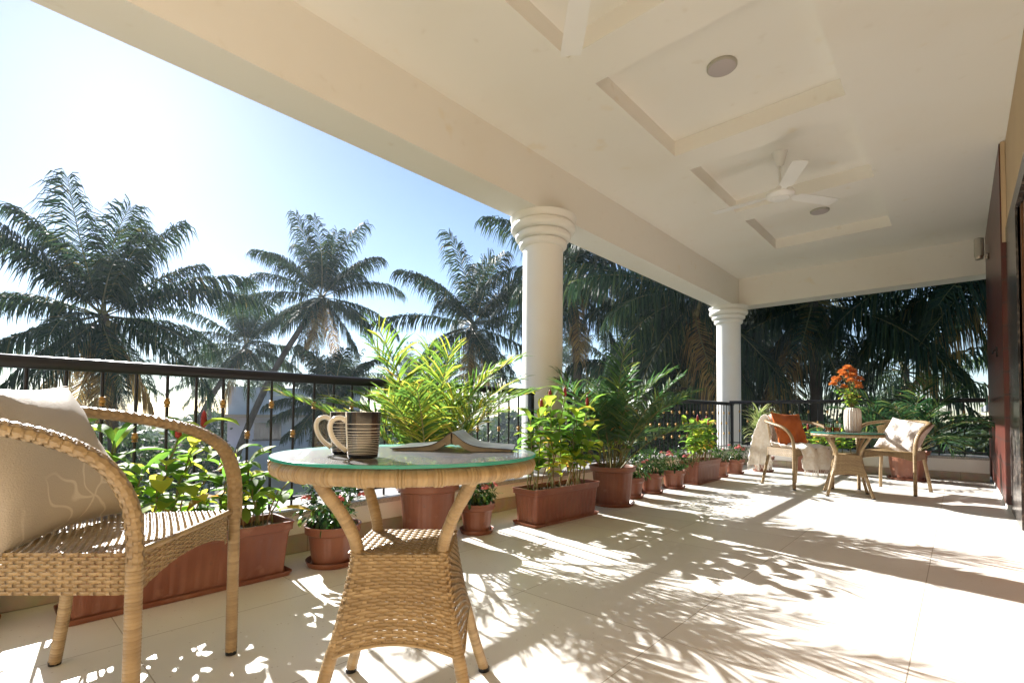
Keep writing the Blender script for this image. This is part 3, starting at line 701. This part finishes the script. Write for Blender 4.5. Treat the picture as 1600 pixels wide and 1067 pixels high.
def make_chair(label, group):
    t = thing('rattan_armchair', label, 'armchair', group=group)
    random.seed(8); SZ = .462
    def outline(u):
        # around the seat: front is +x.  u 0..1 ; corners at .125 etc (front-left -> back-left -> back-right -> front-right)
        C = np.array([(.255, .255), (-.215, .215), (-.215, -.215), (.255, -.255)])
        s = (u % 1)*4; k = np.floor(s).astype(int) % 4; f = s-np.floor(s)
        A = C[k]; B = C[(k+1) % 4]; P = A+(B-A)*f[..., None]
        x = 2*f-1; pull = 1-.05*np.clip((np.abs(x)-.8)/.2, 0, 1)**2
        bow = np.where(k == 1, 1+.10*(1-x*x), np.where(k == 3, 1+.03*(1-x*x), 1))
        P = P*pull[..., None]; P[..., 0] *= bow
        return P, k, x
    def S(u, v):
        P, k, x = outline(u); dep = np.where(k == 3, .055+.05*np.abs(x)**2.2, np.where(k == 1, .075, .095))
        return np.stack([P[..., 0], P[..., 1], SZ-dep*v], -1)
    b = MB(); weave(b, S, 100, 11, .0018, .93, .45, True); b.build('apron', M['rattan'], t)
    b = MB()
    def S2(u, v):
        x = .25-.465*v; y = (2*u-1)*(.25-.04*v)
        return np.stack([x, -y, SZ+.001-.012*np.sin(np.pi*v)*np.sin(np.pi*u)], -1)
    weave(b, S2, 28, 48, .0019, .93, .45); b.build('seat', M['rattan'], t)
    b = MB(); e = np.array([(.257, -.25, SZ), (.262, 0, SZ), (.257, .25, SZ)]); wrap_tube(b, spline(e, 20), .008, .02, 8); b.build('seat_edge', M['rattan'], t)
    half = [(.262, .262, .44), (.262, .265, .50), (.250, .272, .585), (.205, .288, .665), (.11, .300, .718), (-.03, .298, .752), (-.17, .255, .775), (-.275, .15, .788)]
    full = half+[(-.305, 0, .792)]+[(x, -y, z) for x, y, z in half[::-1]]
    C = spline(full, 160)
    C, _ = resample(C, .012)
    T = np.gradient(C, axis=0); T /= np.linalg.norm(T, axis=1)[:, None]
    cen = np.array([-.02, 0, 0]); out = C-cen; out[:, 2] = 0
    out -= T*np.sum(out*T, 1)[:, None]; out /= np.linalg.norm(out, axis=1)[:, None]; upv = np.cross(T, out); 
    tl = np.linspace(0, 1, len(C))
    def S3(u, v):
        sh_ = u.shape; uu = np.clip(u, 0, 1).ravel(); a = 2*np.pi*v.ravel()
        f = lambda A: np.stack([np.interp(uu, tl, A[:, i]) for i in range(3)], 1)
        p, o_, w_ = f(C), f(out), f(upv)
        rp = p+o_*(.023*np.cos(a))[:, None]+w_*(.017*np.sin(a))[:, None]
        # linear extrapolation keeps finite differences clean at the ends
        rp = rp+f(T)*((u.ravel()-uu)*1.9)[:, None]
        return rp.reshape(*sh_, 3)
    b = MB(); weave(b, S3, 150, 11, .0010, .98, .6, sub=4)
    b.tube(C, .0160, 10); b.build('arm_rail', M['rattan'], t)
    # woven back panel between rail and seat
    b = MB()
    def S4(u, v):
        a = (2*u-1)*.98
        top_ = np.stack([-.02-.285*np.cos(a), .285*np.sin(a), .785-.055*(np.abs(2*u-1))**2], -1)
        bot = np.stack([-.10-.125*np.cos(a*.8), .205*np.sin(a)/.93, np.full_like(u, .462)], -1)
        return top_+(bot-top_)*v[..., None]
    weave(b, S4, 26, 24, .0020, .80, .40); b.build('backrest', M['rattan'], t)
    for sy in (1, -1):
        b = MB(); wrap_tube(b, [(.262, sy*.262, .012), (.262, sy*.262, .25), (.262, sy*.262, .50)], .0180)
        o = b.build('leg', M['rattan'], t)
        b = MB(); b.lathe([(.017, .001), (.018, .013), (.012, .015)], 12, (.262, sy*.262, 0)); b.build('foot_cap', M['black_metal'], o, auto=40)
        b = MB(); wrap_tube(b, spline([(-.20, sy*.20, .46), (-.205, sy*.205, .36), (-.235, sy*.225, .18), (-.27, sy*.24, .012)], 20), .0175)
        o = b.build('leg', M['rattan'], t)
        b = MB(); b.lathe([(.017, .001), (.018, .013), (.012, .015)], 12, (-.271, sy*.2405, 0)); b.build('foot_cap', M['black_metal'], o, auto=40)
    return t

TG, CG = 'rattan bistro tables with glass tops', 'rattan tub armchairs'
tb = make_table('round rattan table with glass top near the viewer, carrying mugs and a book', TG)
tb.location = (-1.110, .806, 0); tb.rotation_euler.z = R_(44)
tf = copy_tree(tb); tf.location = (-.85, 6.03, 0); tf.rotation_euler.z = R_(14); tf.scale = (.92,)*3
tf['label'] = 'round rattan table at the far end with vase and two glasses'
ch = make_chair('rattan armchair cut by the left edge, holding the big cream cushion', CG)
ch.location = (-1.763, .237, 0); ch.rotation_euler.z = R_(48.6); ch.scale = (.97, .97, 1.02)
c2 = copy_tree(ch); c2.location = (-1.39, 6.36, 0); c2.rotation_euler.z = R_(-35); c2.scale = (.95,)*3
c2['label'] = 'far rattan armchair draped with a white throw and rust cushion'
c3 = copy_tree(ch); c3.location = (-.52, 6.75, 0); c3.rotation_euler.z = R_(-104); c3.scale = (.95,)*3
c3['label'] = 'far rattan armchair with white cushion on the right of the far table'

def on(o, p, rz=0):   # world location from a chair's frame
    return o.matrix_basis @ Vector(p)

# ------------------------------------------------------------------ mugs, book, cushions, throw, vase, glasses
def mug(x, y, rz, label):
    t = thing('mug', label, 'mug', (x, y, .695), rz, 'striped black mugs on the near glass table')
    lines = [.079, .0685, .061, .0545, .049, .044, .0395, .0355, .0315, .028, .0245, .021, .0175, .014, .0105]
    zs = sorted(set([0.0, .003, .007, .104, .106]+[z for l in lines for z in (l-.0005, l+.0005)])); n = 64
    b = MB(); th = np.linspace(0, 2*np.pi, n, endpoint=False)
    R = lambda z: .0335+.0065*min(1, (z/.09))**.8 - (.003 if z < .002 else 0)
    P = np.array([[(R(z)*math.cos(a), R(z)*math.sin(a), z) for a in th] for z in zs])
    k = b.n; b.grid(P, True)
    for i in range(len(zs)-1):
        zm = (zs[i]+zs[i+1])/2
        for j in range(n):
            a = (th[j]+math.pi/n+math.pi) % (2*math.pi)-math.pi
            m_ = 0 if abs(a) < .42 else (2 if any(abs(zm-l) < .0005 for l in lines) else 1)
            if zm > .1045 or zm < .005: m_ = 0 if abs(a) < .42 else 1
            b.mi[i*n+j] = m_
    b.lathe([(.040, .106), (.0388, .1065), (.037, .105), (.036, .06), (.031, .01), (.001, .008)], n, mi=0, cap=False)
    b.add([(R(0)*math.cos(a), R(0)*math.sin(a), .0) for a in th], [tuple(range(n))[::-1]], 0)
    b.build('cup', [M['mug_white'], M['mug_black'], M['mug_cream']], t, auto=60)
    h = MB(); h.tube(spline([(.037, 0, .086), (.050, 0, .0925), (.066, 0, .088), (.0725, 0, .072), (.068, 0, .052), (.055, 0, .033), (.036, 0, .017)], 26), .0058, 10, flat=1.35); h.build('handle', M['mug_white'], t)
mug(-1.036+.012, .593+.02, R_(243), 'front striped black and white mug on the glass, nearer the viewer')
mug(-1.148, .640, R_(236), 'rear striped mug, partly behind the other mug')

bk = thing('open_book', 'open book lying face down like a tent on the glass table', 'book', (-1.115, .985, .6945), R_(40))
b = MB(); c_b = MB(); xs_ = np.linspace(-1, 1, 41); LB = .115; WB = .172
def tent(x, off=0.):
    a = abs(x); return .036*math.exp(-(a/.20)**1.5)+.010*(1-a)+.004+off
def prof(x): return WB*x*(1 if abs(x) < 1 else 1)
P = [[(prof(x), yy, tent(x)+.0035) for yy in (-LB, LB)]+[(prof(x), yy, tent(x)+.0012) for yy in (LB, -LB)] for x in xs_]
b.grid(np.array(P), True); b.build('cover', M['book_cover'], bk, auto=40)
b = MB()
for s in (-1, 1):
    G = []
    for u in np.linspace(0, 1, 20):
        x = s*(.012+.955*u); topz = tent(x)+.0005; thick = .020*(1-.45*u)
        low = max(.001, topz-thick*(.8+.2*math.cos(u*3))) if u > .08 else topz-.028
        G.append([(prof(x), -LB+.004, topz), (prof(x), LB-.004, topz), (prof(x), LB-.004, low), (prof(x), -LB+.004, low)])
    b.grid(np.array(G), True)
b.build('pages', M['page'], bk, auto=50)

def pillow_mesh(W, H, T, seed, pinch=.10):
    rng = np.random.default_rng(seed); n = 36; b = MB(); u = np.linspace(-1, 1, n); U, V = np.meshgrid(u, u)
    fx = rng.uniform(-1, 1, (6, 4))
    for s in (1, -1):
        body = np.clip((1-np.abs(U)**2.6)*(1-np.abs(V)**2.6), 0, 1)**.46
        X = W/2*U*(1-pinch*(1-V*V)*np.abs(U)**3); Y = H/2*V*(1-pinch*(1-U*U)*np.abs(V)**3)
        wr = sum(.010*a*np.sin(4*(b1*U+c1*V)*2+d1*3) for a, b1, c1, d1 in fx)*body
        # small tension folds running from the corners
        ang = np.arctan2(V, U); rad = np.hypot(U, V)
        wr = wr+.004*np.sin(ang*22+seed)*np.clip(rad-.55, 0, 1)*body
        Z = s*(T/2*body)+wr
        b.grid(np.stack([X, Y, Z], -1), False, flip=(s < 0))
    P = np.array([(W/2*a*(1-pinch*(1-c*c)*abs(a)**3), H/2*c*(1-pinch*(1-a*a)*abs(c)**3), 0) for a, c in
                  [(x, -1) for x in u]+[(1, y) for y in u[1:]]+[(x, 1) for x in u[::-1][1:]]+[(-1, y) for y in u[::-1][1:]]])
    return b, P
def cushion(name, label, W, H, T, seed, matname, loc, rot, piping=False):
    b, P = pillow_mesh(W, H, T, seed); o = b.build(name, M[matname]); tag(o, label, 'cushion')
    o.location = loc; o.rotation_euler = rot
    q = MB(); q.tube(P, .0028, 6, cap=False); q.build('seam', M[matname], o)
    return o
def lean(chair, x, y, z, tilt, spin=0., roll=0.):
    """rotation of a cushion whose face looks along the chair's +x, tilted back"""
    B = Matrix(((0, 0, 1), (1, 0, 0), (0, 1, 0)))  # local x->y, y->z, z->x
    Rt = Matrix.Rotation(-tilt, 3, 'Y'); Rs = Matrix.Rotation(spin, 3, 'Z'); Rr = Matrix.Rotation(roll, 3, 'X')
    Mw = chair.matrix_basis.to_3x3().normalized() @ Rs @ Rt @ Rr @ B
    return on(chair, (x, y, z)), Mw.to_euler()
for _c in (ch, c2, c3):
    _c.matrix_basis = Matrix.LocRotScale(_c.location, _c.rotation_euler, _c.scale)
l, r = lean(ch, -.150, -.01, .655, R_(25), 0.0, R_(2))
cushion('cushion', 'large cream jacquard cushion filling the near armchair', .46, .44, .15, 2, 'cushion_cream', l, r)
l, r = lean(c2, -.12, .03, .67, R_(20), 0.1, R_(-3))
cushion('cushion', 'rust orange cushion on the chair with the throw', .42, .42, .14, 4, 'cushion_rust', l, r)
l, r = lean(c3, -.06, .06, .625, R_(33), -.15, R_(-12))
cushion('cushion', 'white embroidered cushion on the far right armchair', .42, .40, .15, 6, 'cushion_white', l, r)

# throw
def throw():
    rng = np.random.default_rng(4); t = thing('throw_blanket', 'white knitted throw with fringe hanging over the far left armchair', 'throw')
    def strip(path, w0, w1, dy, seed, name):
        P, s = resample(spline(path, 60), .012); n = len(P); m_ = 26
        vv = np.linspace(-1, 1, m_); G = np.zeros((n, m_, 3)); t_ = np.linspace(0, 1, n)
        T = np.gradient(P, axis=0); T /= np.linalg.norm(T, axis=1)[:, None]
        side = np.array([0, 1., 0]); Nn = np.cross(T, side)
        for i in range(n):
            wd = float(np.interp(t_[i], [0, .2, .36, .5, .62, 1], [.36, .32, .20, .22, .40, w1]))*(1+.05*math.sin(i*.37+seed)+.03*math.sin(i*.9))
            for j, v in enumerate(vv):
                fo = .026*math.sin(v*8+seed+i*.03)+.008*math.sin(v*17+i*.12+seed)+.005*math.sin(i*.8+v*3)*math.sin(v*26)
                G[i, j] = P[i]+side*(dy[0]+(dy[1]-dy[0])*t_[i]+wd*.5*v+.006*math.sin(i*.35+seed))+Nn[i]*fo
        b = MB(); b.grid(G)
        return b, G, T
    def place(b, name):
        o = b.build(name, M['cloth_white'], t)
        sm = o.modifiers.new('thick', 'SOLIDIFY'); sm.thickness = .010; sm.offset = 0
        return o
    # down the outside of the back, over the rail, down to the seat
    b, G, T = strip([(-.43, 0, .22), (-.42, 0, .40), (-.385, 0, .60), (-.355, 0, .77), (-.305, 0, .835), (-.255, 0, .80), (-.225, 0, .68), (-.215, 0, .58), (-.16, 0, .505), (-.08, 0, .49), (.02, 0, .485), (.15, 0, .485), (.26, 0, .487), (.300, 0, .46), (.315, 0, .38), (.325, 0, .30), (.33, 0, .235)], .34, .48, (-.15, .05), 1, 'a')
    # fringes at both ends
    place(b, 'knit')
    f = MB()
    for row, sgn in ((G[0], -1), (G[-1], 1)):
        for j in range(0, row.shape[0]):
            for q in range(2):
                p = row[j]+(row[min(j+1, row.shape[0]-1)]-row[j])*q*.5
                e = p+np.array([rng.normal(0, .006), rng.normal(0, .008), -rng.uniform(.05, .085)])
                f.tube([p, (p+e)/2+rng.normal(0, .003, 3), e], [.0028, .0022, .0015], 5, cap=False)
    f.build('fringe', M['cloth_white'], t)
    t.matrix_basis = c2.matrix_basis
throw()

# vase and flowers
TZ = .6935*.92
va = thing('vase', 'white ribbed ceramic vase on the far table', 'vase', (-.80, 6.03, TZ+.001))
def md(rr, th, i, z): return rr*(1+.055*np.cos(18*th))
b = MB(); b.lathe([(.045, 0), (.060, .004), (.068, .03), (.072, .09), (.072, .17), (.068, .22), (.056, .243), (.05, .25), (.044, .247), (.046, .23), (.05, .1)], 144, mod=md, cap=False)
b.add([(.045*math.cos(a), .045*math.sin(a), 0) for a in np.linspace(0, 6.283, 40, endpoint=False)], [tuple(range(40))])
b.build('vessel', M['vase'], va)
bq = thing('flower_bunch', 'bunch of orange chrysanthemums standing in the ribbed vase', 'flowers', (-.80, 6.03, TZ+.02))
rng = np.random.default_rng(77); lb, sb = MB(), MB()
heads = [(-.15, .0, .50), (-.10, .05, .56), (-.08, -.06, .47), (-.04, 0, .60), (0, .08, .63), (.03, -.05, .58), (.07, .02, .63), (.10, -.04, .55), (.13, .05, .52), (.02, .03, .67), (-.02, -.08, .53), (.08, .09, .58), (.12, .0, .47), (-.12, -.03, .55), (.05, -.09, .50), (-.05, .1, .55), (.0, -.02, .66), (.10, .06, .61)]
cR = np.array([.74, .67, 0]); cF = np.array([-.67, .74, 0])
for i, (a, c, z) in enumerate(heads):
    p = cR*(a*.95-.05)+cF*c+np.array([0, 0, z-.03])
    base = np.array([rng.uniform(-.02, .02), rng.uniform(-.02, .02), .05]); neck = np.array([p[0]*.12, p[1]*.12, .24])
    S = spline([base, neck, (neck+p)/2+rng.normal(0, .01, 3), p], 8); sb.tube(S, .0028, 5)
    for k in range(9):
        u = .38+.5*k/9; q = S[int(u*7)]; an = rng.uniform(0, 6.28); e = rng.uniform(-.3, .7)
        leaf(lb, q, (math.cos(an)*math.cos(e), math.sin(an)*math.cos(e), math.sin(e)), (0, 0, 1), rng.uniform(.035, .065), .026, .8, rng)
    f = MB(); fr = rng.uniform(.029, .040)
    for k in range(90):
        an = k*2.4; u = math.sqrt(k/90); e = math.pi/2*(1-u)*1.0-.35*u
        d = np.array([math.cos(an)*math.cos(e), math.sin(an)*math.cos(e), math.sin(e)])
        leaf(f, d*fr*.15, d, (0.01, 0, 1), fr*(.78+.30*u)*rng.uniform(.85, 1.12), .014, rng.uniform(-.9, .3), rng, 0, .5)
    f.build('flower_head', M['orange'], bq, loc=tuple(p))
lb.build('leaves', M['costus'], bq); sb.build('stems', M['stem'], bq)

def tumbler(x, y, label):
    t = thing('drinking_glass', label, 'glass', (x, y, TZ+.001), group='two tumblers of amber drink')
    b = MB(); b.lathe([(.001, 0), (.031, .0), (.034, .003), (.037, .09), (.0355, .0905), (.0325, .010), (.001, .009)], 40, cap=False); b.build('tumbler', M['glass_clear'], t, auto=50)
    b = MB(); b.lathe([(.0318, .0098), (.0342, .048)], 40); b.build('drink', M['tea'], t, auto=50)
tumbler(-1.005, 5.98, 'left tumbler of amber drink on the far table, farther from the vase')
tumbler(-.935, 6.02, 'right tumbler of amber drink on the far table, next to the vase')

# ------------------------------------------------------------------ outdoor trees and houses
GZ = -6.5
def palm_crown(rng, L, n, ll, lw, nleaf, el=(-55, 82), m_='palm', dry=3):
    b = MB()
    for i in range(n):
        az = i*2.39996+rng.normal(0, .2); u = (i+.5)/n
        e = R_(el[1]+(el[0]-el[1])*u**1.15+rng.normal(0, 6))
        LL = L*rng.uniform(.85, 1.08)*(.80+.25*math.sin(math.pi*min(1, u*1.3)))
        dr = R_(20+34*(1-abs(2*u-.9)))+rng.normal(0, .16)
        if u > .75: dr *= .55
        hang = .75+1.8*u
        is_dry = u > 1-dry/n
        frond(b, (rng.normal(0, .06), rng.normal(0, .06), -.15*u), az, e, LL, dr, nleaf, ll, lw, .15-.15*u, hang*1.0, .024, rng, mi=2 if is_dry else 0, mr=1, t0=.12, dpow=1.9, sweep=.62, twist=rng.normal(0, .25))
    return b
def coco_palm(label, crown, base, L, seed, n=31, nleaf=104, ll=None, lw=.042, mats='palm', dry=3, coconuts=True, el=(-72, 80), group='coconut palms around the terrace'):
    rng = np.random.default_rng(seed); x, y, z = crown
    t = thing('coconut_palm', label, 'palm tree', (base[0], base[1], GZ), 0, group)
    c = np.array([x-base[0], y-base[1], z-GZ])
    b = palm_crown(rng, L, n, ll or L*.28, lw, nleaf, el, dry=dry)
    b.build('crown', [M[mats], M['rachis'], M['palm_dry']], t, smooth=False, loc=tuple(c))
    P = spline([(0, 0, -.2), (c[0]*.12, c[1]*.12, c[2]*.3), (c[0]*.5, c[1]*.5, c[2]*.68), tuple(c)], 60)
    tt = np.linspace(0, 1, 60); r = .19-.07*tt+.06*np.exp(-tt*14)+.006*(np.arange(60) % 2)
    b = MB(); b.tube(P, r, 12); b.build('trunk', M['trunk'], t)
    if coconuts:
        b = MB()
        for k in range(9):
            a = rng.uniform(0, 6.28); q = (.28*math.cos(a), .28*math.sin(a), -.35-rng.uniform(0, .35))
            b.lathe([(.001, -.14), (.07, -.11), (.105, 0), (.075, .1), (.001, .13)], 10, q, cap=False)
        b.build('coconuts', M['coconut'], t, loc=tuple(c))
    return t
coco_palm('big dark coconut palm at the far left, its crown above the near railing', (-19.2, 2.6, 3.75), (-19.4, 3.2, GZ), 4.35, 101, n=35, nleaf=110, dry=4, el=(-72, 70))
coco_palm('smaller coconut palm between the big left one and the tall leaning one', (-29.9, 10.4, 4.6), (-33.3, 7.4, GZ), 4.2, 102, n=24, mats='palm_far', dry=1)
coco_palm('coconut palm leaning from lower left with a full round crown, left of centre', (-22.9, 11.35, 6.5), (-26.6, 8.0, GZ), 4.15, 103, n=29, dry=3)
coco_palm('upright coconut palm seen just left of the nearer column', (-15.3, 14.3, 4.6), (-15.4, 14.2, GZ), 4.0, 104, n=25, dry=2)
coco_palm('coconut palm directly behind the nearer column', (-9.8, 13.9, 5.6), (-9.6, 14.2, GZ), 3.8, 105, n=28, dry=2)
coco_palm('close drooping coconut palm between the two columns', (-5.4, 13.6, 4.25), (-5.1, 14.2, GZ), 4.5, 106, n=32, nleaf=96, dry=1, el=(-60, 70))
coco_palm('tall palm just beyond the farther column with hanging fronds', (-2.75, 14.5, 3.8), (-2.6, 14.6, GZ), 4.4, 107, n=29, nleaf=96, dry=1, el=(-65, 70))
coco_palm('palm at the far right beside the red wall', (.55, 15.2, 4.3), (1.4, 15.5, GZ), 4.2, 108, n=34, nleaf=100, dry=2, el=(-60, 80))
coco_palm('thick palm in the gap behind the far arm of the right chair', (-6.3, 20.5, 4.2), (-6.0, 20.8, GZ), 4.3, 109, n=32, dry=1)
coco_palm('dense palm filling the dark gap between the columns low down', (-8.6, 19.5, 2.2), (-8.9, 19.5, GZ), 4.4, 110, n=34, dry=1)
coco_palm('low palm behind the railing right of the nearer column', (-6.6, 15.6, 1.7), (-6.6, 15.8, GZ), 4.0, 116, n=32, dry=1)
coco_palm('low palm whose fronds cross the pale house, behind the mugs', (-20.5, 10.6, 1.3), (-19.6, 10.9, GZ), 3.0, 111, n=26, dry=4)
# far palms
far = [(-52, 15, 4.0), (-62, 24, 4.6), (-48, 27, 3.8), (-43, 31, 4.4), (-60, 9, 3.2), (-40, 40, 4.6), (-33, 27, 2.8), (-20, 34, 4.6), (-12, 30, 3.8), (4, 28, 4.0), (-1.5, 24, 2.6), (-26, 36, 5)]
nm = ['far palm left of the pale house', 'far palm rising right behind the pale house', 'far palm between the leaning trunks', 'far palm low under the round crown', 'far palm at the left edge beyond the railing', 'far palm behind the upright palm', 'far palm low right of the leaning palm', 'far palm behind the nearer column', 'far palm in the dark gap between columns', 'far palm behind the red wall side', 'far palm behind the vase', 'far palm behind the bright areca']
src = [None, None]
for i, (p, nn) in enumerate(zip(far, nm)):
    if i < 2:
        o = coco_palm(nn, p, (p[0], p[1], GZ), 4.2, 120+i, n=24, nleaf=44, lw=.07, mats='palm_far', dry=2, coconuts=False, group='distant coconut palms'); src[i] = o
    else:
        o = copy_tree(src[i % 2]); o.location = (p[0], p[1], GZ+(p[2]-far[i % 2][2])); o.rotation_euler.z = i*1.1; o['label'] = nn

def broad_tree(label, x, y, H, R, seed, n=5200, ls=.22, group='broadleaf trees beyond the railing'):
    rng = np.random.default_rng(seed); t = thing('broadleaf_tree', label, 'tree', (x, y, GZ), 0, group)
    nc = 46; cc = rng.normal(0, 1, (nc, 3)); cc /= np.linalg.norm(cc, axis=1)[:, None]; cc *= (rng.uniform(.25, 1, nc)**.5)[:, None]*R*np.array([1, 1, .62]); cc[:, 2] += H-R*.6
    k = rng.integers(0, nc, n); P = cc[k]+rng.normal(0, R*.13, (n, 3))
    d = rng.normal(0, 1, (n, 3)); d /= np.linalg.norm(d, axis=1)[:, None]; e = np.cross(d, rng.normal(0, 1, (n, 3))); e /= np.linalg.norm(e, axis=1)[:, None]
    s = (ls*rng.uniform(.6, 1.3, n))[:, None]; V = np.stack([P-d*s*.6, P-e*s*.28, P+d*s*.6, P+e*s*.28], 1)
    F = np.arange(n)[:, None]*4+np.array([0, 1, 2, 3]); b = MB(); b.add(V, F); b.build('crown', M['broad'], t, smooth=False)
    b = MB(); b.tube(spline([(0, 0, -.2), (.1, .1, H*.3), (0, 0, H*.62)], 12), np.linspace(.25, .12, 12), 8)
    for i in range(0, nc, 5): b.tube(spline([(0, 0, H*.5), tuple(cc[i]*np.array([.4, .4, .8])), tuple(cc[i])], 6), np.linspace(.09, .02, 6), 5)
    b.build('trunk', M['trunk'], t)
bt = [(-4.6, 14.2, 6.9, 2.6, 'low below the railing between the columns'), (-.6, 13.2, 6.6, 2.4, 'low right behind the far railing'), (2.8, 13.6, 7.0, 2.4, 'beside the grey house'), (-8.6, 14.8, 6.8, 2.6, 'low right of the nearer column'), (-15.5, .2, 6.2, 2.8, 'low behind the near left railing'), (-18, -4.2, 6.6, 3.0, 'at the left frame edge'),
  (-23, -2, 6.6, 3.2, 'left edge below the big palm'), (-24, 4.5, 6.2, 3.0, 'under the big left palm'), (-34, 3, 6.8, 3.6, 'far left beyond the tiled roof'), (-44, 17, 7.6, 4.2, 'behind the pale house on its right'), (-30, 19, 6.8, 3.6, 'low behind the leaning palms'),
      (-22, 19, 6.6, 3.4, 'left of the nearer column'), (-14, 20, 7.0, 3.6, 'behind the nearer column'), (-9.5, 25, 7.8, 4.0, 'dark gap between the columns'), (-5, 24, 7.6, 3.6, 'below the drooping palm'), (-2.2, 19.5, 6.6, 2.6, 'behind the vase'), (2.5, 21, 7.2, 3.2, 'by the red wall'), (-17, 27, 8, 4, 'beyond the upright palm')]
for i, (x, y, H, R, s) in enumerate(bt): broad_tree('dark green broadleaf tree, '+s, x, y, H, R, 200+i)
# far tree line: nobody could count it
rng = np.random.default_rng(9); b = MB(); n = 26000
a = rng.uniform(R_(60), R_(200), n); dist = rng.uniform(75, 110, n); hh = 6.2+1.6*np.sin(a*23)+1.2*np.sin(a*57+1); P = np.stack([np.cos(a)*dist, np.sin(a)*dist, GZ+hh*rng.random(n)**.6], 1)
d = rng.normal(0, 1, (n, 3)); d /= np.linalg.norm(d, axis=1)[:, None]; e = np.cross(d, rng.normal(0, 1, (n, 3))); e /= np.linalg.norm(e, axis=1)[:, None]; s = rng.uniform(.5, 1.2, n)[:, None]
V = np.stack([P-d*s, P-e*s*.5, P+d*s, P+e*s*.5], 1); b.add(V, np.arange(n)[:, None]*4+np.arange(4)); o = b.build('far_woodland', M['broad'], smooth=False)
tag(o, 'distant dark green tree line beyond the houses', 'woodland', kind='stuff')

# pale house
h = thing('pale_house', 'pale blue two storey house with flat sunshade seen through the railing', 'house', (-38.2, 13.4, GZ), R_(160))
h.rotation_euler.z = math.atan2(-(13.4), 38.2)   # local +x faces the terrace
b = MB(); b.box(-8, 0, -1.2, 8, 0, 9.1); b.build('wall', M['house_wall'], h, False)
b = MB(); b.box(.01, 1.0, -1.4, 8, 6.9, 7.1); b.build('sunshade', M['house_trim'], h, False)
b = MB(); b.box(.01, .06, .5, 2.3, 5.3, 6.5); wn = b.build('window', M['dark_glass'], h, False)
b = MB(); [b.box(.07, .10, y_, y_+.04, 5.3, 6.5) for y_ in np.arange(.6, 2.3, .25)]; b.box(.062, .12, .4, 2.4, 5.18, 5.29); b.build('grille', M['black_metal'], wn, False)
b = MB(); b.box(.01, 1.6, -1.2, 8, 3.1, 3.3); b.box(1.5, 1.6, -1.2, 8, 3.31, 4.9); b.build('balcony', M['house_wall'], h, False)
b = MB(); b.box(1.61, 2.4, -1.2, 8, 3.0, 3.12); b.build('awning', M['house_trim'], h, False)
h = thing('tiled_house', 'low house with red clay tile roof left of the pale house', 'house', (-33.0, 7.6, GZ), R_(-12))
b = MB(); b.box(-5, 0, -4, 2.2, 0, 3.9); b.build('wall', M['house_wall'], h, False)
b = MB(); b.add([(.6, -4.6, 3.8), (.6, 2.6, 3.8), (-2.6, 2.6, 5.5), (-2.6, -4.6, 5.5), (-5.8, 2.6, 3.8), (-5.8, -4.6, 3.8)], [(0, 1, 2, 3), (3, 2, 4, 5), (1, 4, 2), (0, 3, 5)]); b.build('roof', M['roof_tile'], h, False)
h = thing('concrete_house', 'plain grey house with flat roof edge behind the far right railing', 'house', (3.6, 19, GZ), 0)
b = MB(); b.box(-2.6, 4, 0, 6, 0, 7.5); b.build('wall', M['house_trim'], h, False)
b = MB(); b.box(-3.0, 4.4, -.5, 6.5, 7.503, 7.68); b.build('roof_slab', M['house_wall'], h, False)

# ------------------------------------------------------------------ air
hz = MB(); hz.box(-125, 60, -60, 130, GZ-1.2, 14)
m_ = bpy.data.materials.new('haze'); m_.use_nodes = True; t = m_.node_tree
for nd in list(t.nodes):
    if nd.type == 'BSDF_PRINCIPLED': t.nodes.remove(nd)
pv = t.nodes.new('ShaderNodeVolumePrincipled'); pv.inputs['Color'].default_value = (.80, .90, 1.0, 1); pv.inputs['Density'].default_value = .0008
pv.inputs['Anisotropy'].default_value = .35
t.links.new(pv.outputs[0], t.nodes['Material Output'].inputs['Volume'])
o = hz.build('haze', m_, smooth=False); tag(o, kind='stuff')
